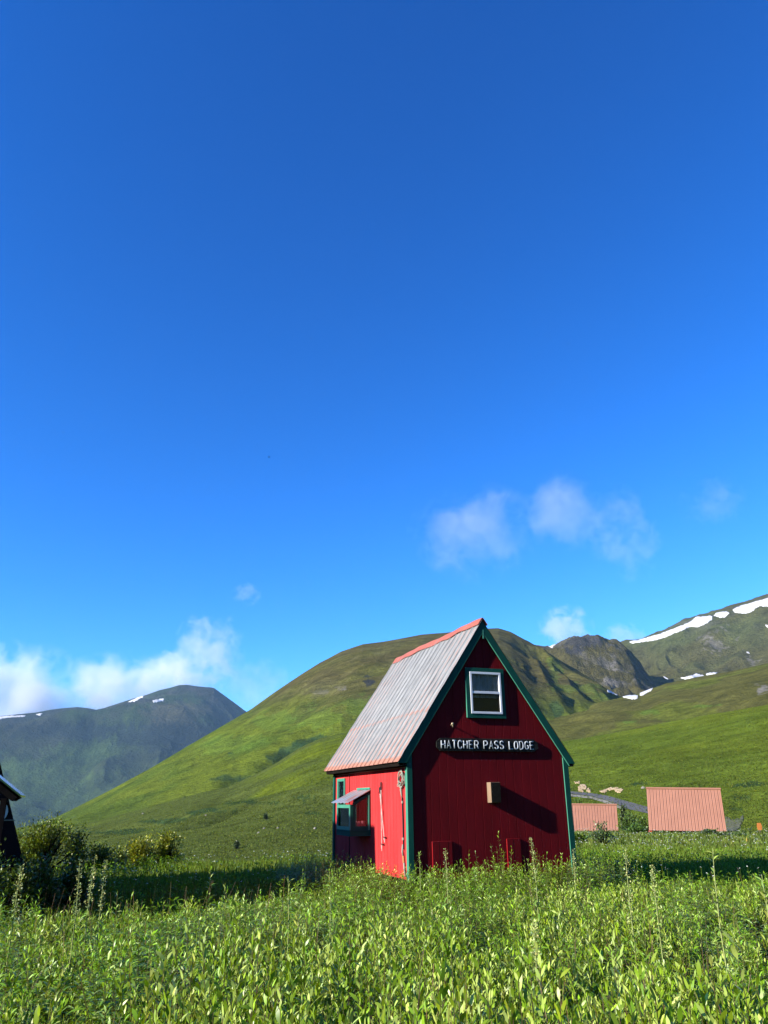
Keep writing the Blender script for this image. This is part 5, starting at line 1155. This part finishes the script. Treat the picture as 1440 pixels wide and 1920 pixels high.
blades(mg, x, y, RNG.uniform(.25, .55, len(x)) * (.7 + .7 * pz), .03 + .0009 * r, vary((.095, .13, .022), len(x), .32) * (.6 + .8 * clump(x, y, 4, 121))[:, None], .35, False, .6)
tag(mg.build('meadow_grass', M_GRASSB), 'long meadow grass running back from the cabin', 'grass', kind='stuff')
# white flower heads scattered in the meadow
wf = Leaves()
x, y, r, a = scatter(5200, 17, 100, 34, .75); keep = ~inside_buildings(x, y, .1) & ((r < 35.5) | (a > 6)) & (clump(x, y, 5, 125) > .42) & (r > EDGE(a) + 1.5); x, y, r = x[keep], y[keep], r[keep]
n = len(x); zz = ground_z(x, y) + RNG.uniform(.36, .62, n)
for k in range(3):
    az_ = RNG.uniform(0, 6.28, n); wf.leaves(np.stack([x, y, zz], 1) + RNG.normal(0, .012, (n, 3)), np.stack([np.cos(az_), np.sin(az_), .4 + 0 * az_], 1), .022 + .0007 * r, .016 + .0005 * r, vary((.62, .66, .55), n, .1), .1, fine=False)
wf.stems(np.stack([x, y, ground_z(x, y)], 1), np.stack([x, y, zz], 1), .006 + .0002 * r, vary(GRS, n))
tag(wf.build('meadow_flowers', M_GRASSB), 'tiny white flower heads dotted through the meadow', 'flowers', kind='stuff')
# turf tussocks and small herbs on the green slopes beyond (texture of the hillside)
tf = Leaves()
px_ = RNG.uniform(-40, 1480, 52000); py_ = np.where(px_ < 640, RNG.uniform(1380, 1612, 52000), RNG.uniform(1330, 1575, 52000))
Hh = hit(px_, py_, 105.); rr_ = np.hypot(Hh[:, 0], Hh[:, 1]); ok = ~np.isnan(Hh[:, 0]) & (rr_ < 430) & (rr_ > 108); Hh = Hh[ok]; rr_ = rr_[ok]; n = len(Hh)
for k in range(2):
    a_ = RNG.uniform(0, 6.28, n); e = RNG.normal(0, .5, n)
    tf.leaves(Hh + RNG.normal(0, .15, (n, 3)) * [1, 1, 0] - [0, 0, .05], np.stack([np.cos(a_) * np.sin(e), np.sin(a_) * np.sin(e), np.cos(e)], 1), RNG.uniform(.3, .6, n), .08 + rr_ * .0008, vary((.085, .115, .012), n, .22), .5, fine=False)
tag(tf.build('hillside_tussocks', M_GRASSB), 'grass tussocks on the green slope', 'grass', kind='stuff')

# 3. shrubs, each a thing with its own foliage and stem
def shrub(name, label, px, py_top, r, width_px, h, col, nleaf, ls, group=None, cat='shrub', open_=False, hbase=0.):
    p = at(px, py_top, r); g = gz(p[0], p[1]); wd = width_px / 1541 * r / 2; H = h if h else p[2] - g
    c = np.array([p[0], p[1], g]); t = thing(name, label, cat, c, 0, group)
    lv = Leaves(); stm = MB(); nb = 26 if not open_ else 9; tips = []
    for b in range(nb):
        a = b * 2.4 + RNG.uniform(-.4, .4); q = math.sqrt((b + .5) / nb)
        hx = q * wd * RNG.uniform(.75, 1.0); hz = H * math.sqrt(max(.05, 1 - (q * .96) ** 2)) * RNG.uniform(.80, 1.02)
        tip = np.array([math.cos(a) * hx, math.sin(a) * hx * .8, hz]); tips.append(tip)
        mid = tip * [.45, .45, .5] + RNG.normal(0, .04 * H, 3); stm.tube([(0.0 + .05 * math.cos(a), .05 * math.sin(a), -.05), tuple(mid), tuple(tip * .97)], [.022 * H, .014 * H, .005 * H], 5)
    k = nleaf // nb; allp = []; alld = []
    for tip in tips:
        if open_: s_t = RNG.uniform(.45, 1.05, k); sg = .05 * H
        else: s_t = RNG.uniform(.12, 1.03, k) ** .7; sg = .15
        base = tip[None] * s_t[:, None] * np.array([1, 1, 1.]) + RNG.normal(0, 1, (k, 3)) * np.array([wd * sg * 1.6, wd * sg * 1.6, H * .055 if not open_ else .04 * H])
        base[:, 2] = np.maximum(base[:, 2], .02)
        allp.append(base); dd = unit(base * [1, 1, .4]) + RNG.normal(0, .6, (k, 3)) + [0, 0, .35]; alld.append(dd)
    allp = np.vstack(allp); alld = np.vstack(alld); n = len(allp)
    # gaps
    if not open_:
        gp = fbm(allp[:, 0] / (wd * .35) + 3, allp[:, 2] / (H * .3) + allp[:, 1], int(px) % 97, 2) > -.42; allp = allp[gp]; alld = alld[gp]; n = len(allp)
    L_ = ls * RNG.uniform(.7, 1.3, n)
    lv.leaves(allp, alld, L_, L_ * RNG.uniform(.38, .55, n), vary(col, n, .3, .12), .2, fine=(r < 36))
    lv.build('foliage', M_LEAF, t); stm.build('stem', M_LOG, t); return t
shrub('shrub', 'large rounded dark leafy bush beside the dark building', 92, 1531, 30, 124, None, (.11, .15, .014), 12000, .10)
shrub('shrub', 'smaller leafy bush against the right flank of the large rounded one', 146, 1553, 30.5, 40, None, (.09, .12, .014), 2800, .10)
shrub('shrub', 'low yellow-green bush at the brink of the meadow, left one of the pair', 262, 1568, 33, 74, None, (.17, .19, .012), 4600, .10)
shrub('shrub', 'slightly taller yellow-green bush at the brink of the meadow, right one of the pair', 318, 1556, 33.5, 60, None, (.17, .195, .012), 4600, .10)
shrub('shrub', 'low ragged green shrub in the gap between the large rounded bush and the yellow-green pair', 188, 1580, 31, 60, None, (.10, .14, .013), 2600, .10)
shrub('shrub', 'small low shrub touching the left yellow-green bush', 222, 1586, 32, 40, None, (.12, .16, .013), 1600, .10)
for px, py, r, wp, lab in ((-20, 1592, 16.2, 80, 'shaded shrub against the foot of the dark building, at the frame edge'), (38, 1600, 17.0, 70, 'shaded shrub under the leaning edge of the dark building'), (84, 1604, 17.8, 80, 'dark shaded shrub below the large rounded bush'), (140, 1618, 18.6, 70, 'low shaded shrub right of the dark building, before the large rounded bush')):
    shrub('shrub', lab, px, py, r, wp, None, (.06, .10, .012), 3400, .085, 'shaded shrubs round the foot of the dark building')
G2 = 'shrubs around the pink-roofed cabins'
for (px, py, r, wp, col, lab) in (
    (1178, 1524, 84, 34, (.07, .115, .02), 'tall dark shrub between the two pink roofs, the left one'), (1203, 1532, 80, 30, (.075, .13, .02), 'dark shrub touching the left edge of the large pink roof'),
    (1190, 1545, 76, 34, (.08, .15, .022), 'bright green low shrub in the gap between the pink roofs'), (1166, 1500, 104, 16, (.06, .09, .025), 'slim grey-green shrub at the right corner of the small pink roof'),
    (1085, 1494, 112, 34, (.06, .12, .02), 'shrub peeping over the small pink roof'), (1112, 1500, 112, 22, (.06, .10, .025), 'thin shrub above the middle of the small pink roof'),
    (1240, 1560, 71, 34, (.07, .11, .03), 'low shrub under the left end of the large pink roof'), (1288, 1562, 70, 36, (.065, .105, .03), 'low shrub under the middle of the large pink roof'),
    (1330, 1556, 69, 32, (.06, .10, .025), 'low shrub under the right part of the large pink roof'), (1385, 1563, 68, 40, (.055, .10, .025), 'dark shrub right of the large pink roof'),
    (1262, 1566, 66, 22, (.07, .12, .03), 'small shrub in front of the dark gap under the large pink roof'), (1357, 1564, 66, 26, (.06, .1, .03), 'shrub at the lower right corner of the large pink roof'),
    (1128, 1562, 60, 50, (.07, .13, .02), 'low bright shrub before the small pink roof'), (1084, 1566, 50, 26, (.08, .14, .02), 'low shrub close to the right edge of the red cabin')):
    shrub('shrub', lab, px, py, r, wp, None, col, 1100, .24, G2)
shrub('sapling', 'spindly open sapling standing in front of the small pink roof', 1124, 1536, 47, 52, None, (.075, .11, .03), 330, .17, cat='sapling', open_=True)
for (px, py, r, wp, lab) in ((445, 1576, 150, 9, 'lone dark bush low on the hillside, the right one of two'), (497, 1559, 180, 8, 'small lone dark bush on the hillside nearer the red cabin')):
    shrub('shrub', lab, px, py, r, wp, 1.3, (.03, .05, .015), 500, .3)

# 4. the tall single plants that stand out of the thicket
TG = 'tall flowering stalks standing out of the thicket'
def stalk(px, py, r, label, hh, head, kind='spike'):
    p = at(px, py, r); g = gz(p[0], p[1]); H = p[2] - g; t = thing('flower_stalk', label, 'plant', (p[0], p[1], g), 0, TG)
    bx, by = RNG.normal(0, .03, 2); cv = lambda s: (bx * 2 * (s - s * s) * 1.5, by * 2 * (s - s * s), H * s)
    mb = MB(); mb.tube([cv(s) for s in (-.03, .3, .6, .85, 1.)], [.009, .008, .006, .004, .002], 5); mb.build('stem', M_STALK, t)
    lv = Leaves(); n = 26; s = RNG.uniform(.35, 1 - head, n) ; B = np.array([cv(q) for q in s]); a = np.arange(n) * 2.4; el = RNG.normal(.35, .4, n)
    lv.leaves(B, np.stack([np.cos(a) * np.cos(el), np.sin(a) * np.cos(el), np.sin(el)], 1), RNG.uniform(.07, .12, n), RNG.uniform(.016, .028, n), vary(HERBY, n, .2), .6)
    lv.build('leaves', M_LEAF, t)
    if kind == 'spike':
        fb = Leaves(); n = 150; s = 1 - head * RNG.random(n); B = np.array([cv(q) for q in s]); a = RNG.uniform(0, 6.28, n); wr = .010 + .020 * ((1 - s) / head) ** .6 * (.7 + .5 * np.sin(s * 60))
        B = B + np.stack([np.cos(a) * wr, np.sin(a) * wr, 0 * a], 1); el = RNG.normal(.6, .4, n)
        fb.leaves(B, np.stack([np.cos(a) * np.cos(el), np.sin(a) * np.cos(el), np.sin(el)], 1), RNG.uniform(.018, .03, n), RNG.uniform(.012, .018, n), vary((.36, .40, .14), n, .18), .1, fine=False)
        fb.build('flower_spike', M_LEAF, t)
    else:
        fb = Leaves(); n = 24; s = 1 - head * RNG.random(n); B = np.array([cv(q) for q in s]); a = np.arange(n) * 2.4; el = RNG.normal(.9, .25, n)
        fb.leaves(B, np.stack([np.cos(a) * np.cos(el), np.sin(a) * np.cos(el), np.sin(el)], 1), RNG.uniform(.06, .12, n), RNG.uniform(.012, .02, n), vary((.24, .32, .06), n, .15), .3)
        fb.build('top_leaves', M_LEAF, t)
M_STALK = paint('pale_green_stalk', (.16, .20, .05), (.24, .27, .08), 30, .6, .1)
for px, py, r, lab, hd, kd in (
    (835, 1591, 11.5, 'flower stalk in front of the nearly square red hatch', .32, 'spike'), (995, 1571, 11, 'tallest flower stalk, in front of the tall narrow red hatch', .36, 'spike'),
    (1075, 1592, 13, 'flower stalk at the right green corner of the red cabin', .4, 'spike'), (1172, 1588, 9.5, 'pale yellow flower stalk under the gap between the pink roofs', .5, 'spike'),
    (1222, 1621, 9.5, 'shorter pale flower stalk below the left corner of the large pink roof', .4, 'spike'), (1336, 1590, 7.5, 'leafy pointed shoot below the right end of the large pink roof', .4, 'leafy'),
    (150, 1612, 9.5, 'thin flower stalk in front of the large rounded bush, leftmost of three close together', .4, 'spike'), (179, 1606, 10, 'thin flower stalk in the shade, middle of three close together', .4, 'spike'),
    (198, 1612, 10, 'thin flower stalk, rightmost of three close together left of the low bushes', .4, 'spike'), (41, 1622, 9.5, 'flower stalk at the far left below the dark building', .35, 'spike'),
    (222, 1578, 26, 'pale stalk left of the low yellow-green bushes', .5, 'spike'), (240, 1580, 26, 'pale stalk before the low yellow-green bushes', .5, 'spike'),
    (618, 1634, 10.5, 'leafy shoot below the left corner of the red cabin', .3, 'leafy'), (786, 1602, 15.2, 'leafy shoot just right of the green corner board', .3, 'leafy'),
    (1000, 1725, 6.5, 'pale stalk in the foreground below the tallest one', .35, 'spike'), (1428, 1640, 7.5, 'leafy shoot at the right frame edge', .3, 'leafy'), (540, 1642, 10, 'leafy shoot in the sunlit fringe left of the cabin', .3, 'leafy')):
    stalk(px, py, r, lab, 0, hd, kd)

# 5. pale stones on the far green slope, and a few flying insects
for px, py, sz, lab in ((495, 1554, .5, 'pale stone on the hillside left of the red cabin, upper of a close pair'), (485, 1562, .55, 'pale stone on the hillside, lower of a close pair'), (521, 1553, .5, 'small pale stone right of the close pair'),
                        (590, 1554, .55, 'small pale stone on the hillside nearest the red cabin'), (386, 1529, .6, 'pale stone by the dark scrub strip'), (268, 1526, .8, 'pale stone high on the left end of the slope'), (1206, 1478, .9, 'brown stone left of the large pink roof ridge')):
    Hp = hit(np.array([px]), np.array([py]), 105.)[0]
    if np.isnan(Hp[0]): continue
    mb = MB(); m = 7; vs = []
    ico = [(0, 0, 1)] + [(math.cos(k * 1.047) * .9, math.sin(k * 1.047) * .9, .35) for k in range(6)] + [(math.cos(k * 1.047 + .5), math.sin(k * 1.047 + .5), -.4) for k in range(6)]
    vs = [tuple(np.array(v) * RNG.uniform(.75, 1.15) * sz * [.6, .6, .45]) for v in ico]
    fs = [(0, 1 + k, 1 + (k + 1) % 6) for k in range(6)] + [(1 + k, 7 + k, 1 + (k + 1) % 6) for k in range(6)] + [(1 + (k + 1) % 6, 7 + k, 7 + (k + 1) % 6) for k in range(6)] + [tuple(range(12, 6, -1))]
    mb.add(vs, fs); o = mb.build('stone', M_ROCK); o.location = tuple(Hp + [0, 0, sz * .1]); tag(o, lab, 'stone', 'loose stones on the slopes')
wing = bpy.data.materials.new('insect_wing'); wing.use_nodes = True; wing.node_tree.nodes['Principled BSDF'].inputs['Base Color'].default_value = (.05, .05, .06, 1)
for px, py, sz, lab in ((504, 857, .010, 'flying insect in the open sky left of centre, above the cabin'), (583, 634, .006, 'tiny flying insect high in the middle of the sky'), (1066, 644, .007, 'tiny flying insect in the upper right sky'),
                        (1116, 1003, .007, 'flying insect beside the wispy clouds on the right'), (118, 811, .006, 'tiny flying insect far left in the sky')):
    p = at(px, py, 4.5); t = thing('insect', lab, 'insect', p, RNG.uniform(0, 6), 'insects in the air')
    mb = MB(); mb.tube([(-sz * .7, 0, 0), (-sz * .3, 0, 0), (sz * .3, 0, 0), (sz * .7, 0, 0)], [sz * .1, sz * .24, sz * .22, sz * .06], 6); mb.build('body', M_SKIN, t)
    for s in (1, -1):
        mb = MB(); mb.prism([(0, 0, .0), (sz * .25, s * sz * .9, sz * .35), (-sz * .25, s * sz * .8, sz * .35)][::s], (0, 0, sz * .03)); mb.build('wing', wing, t)
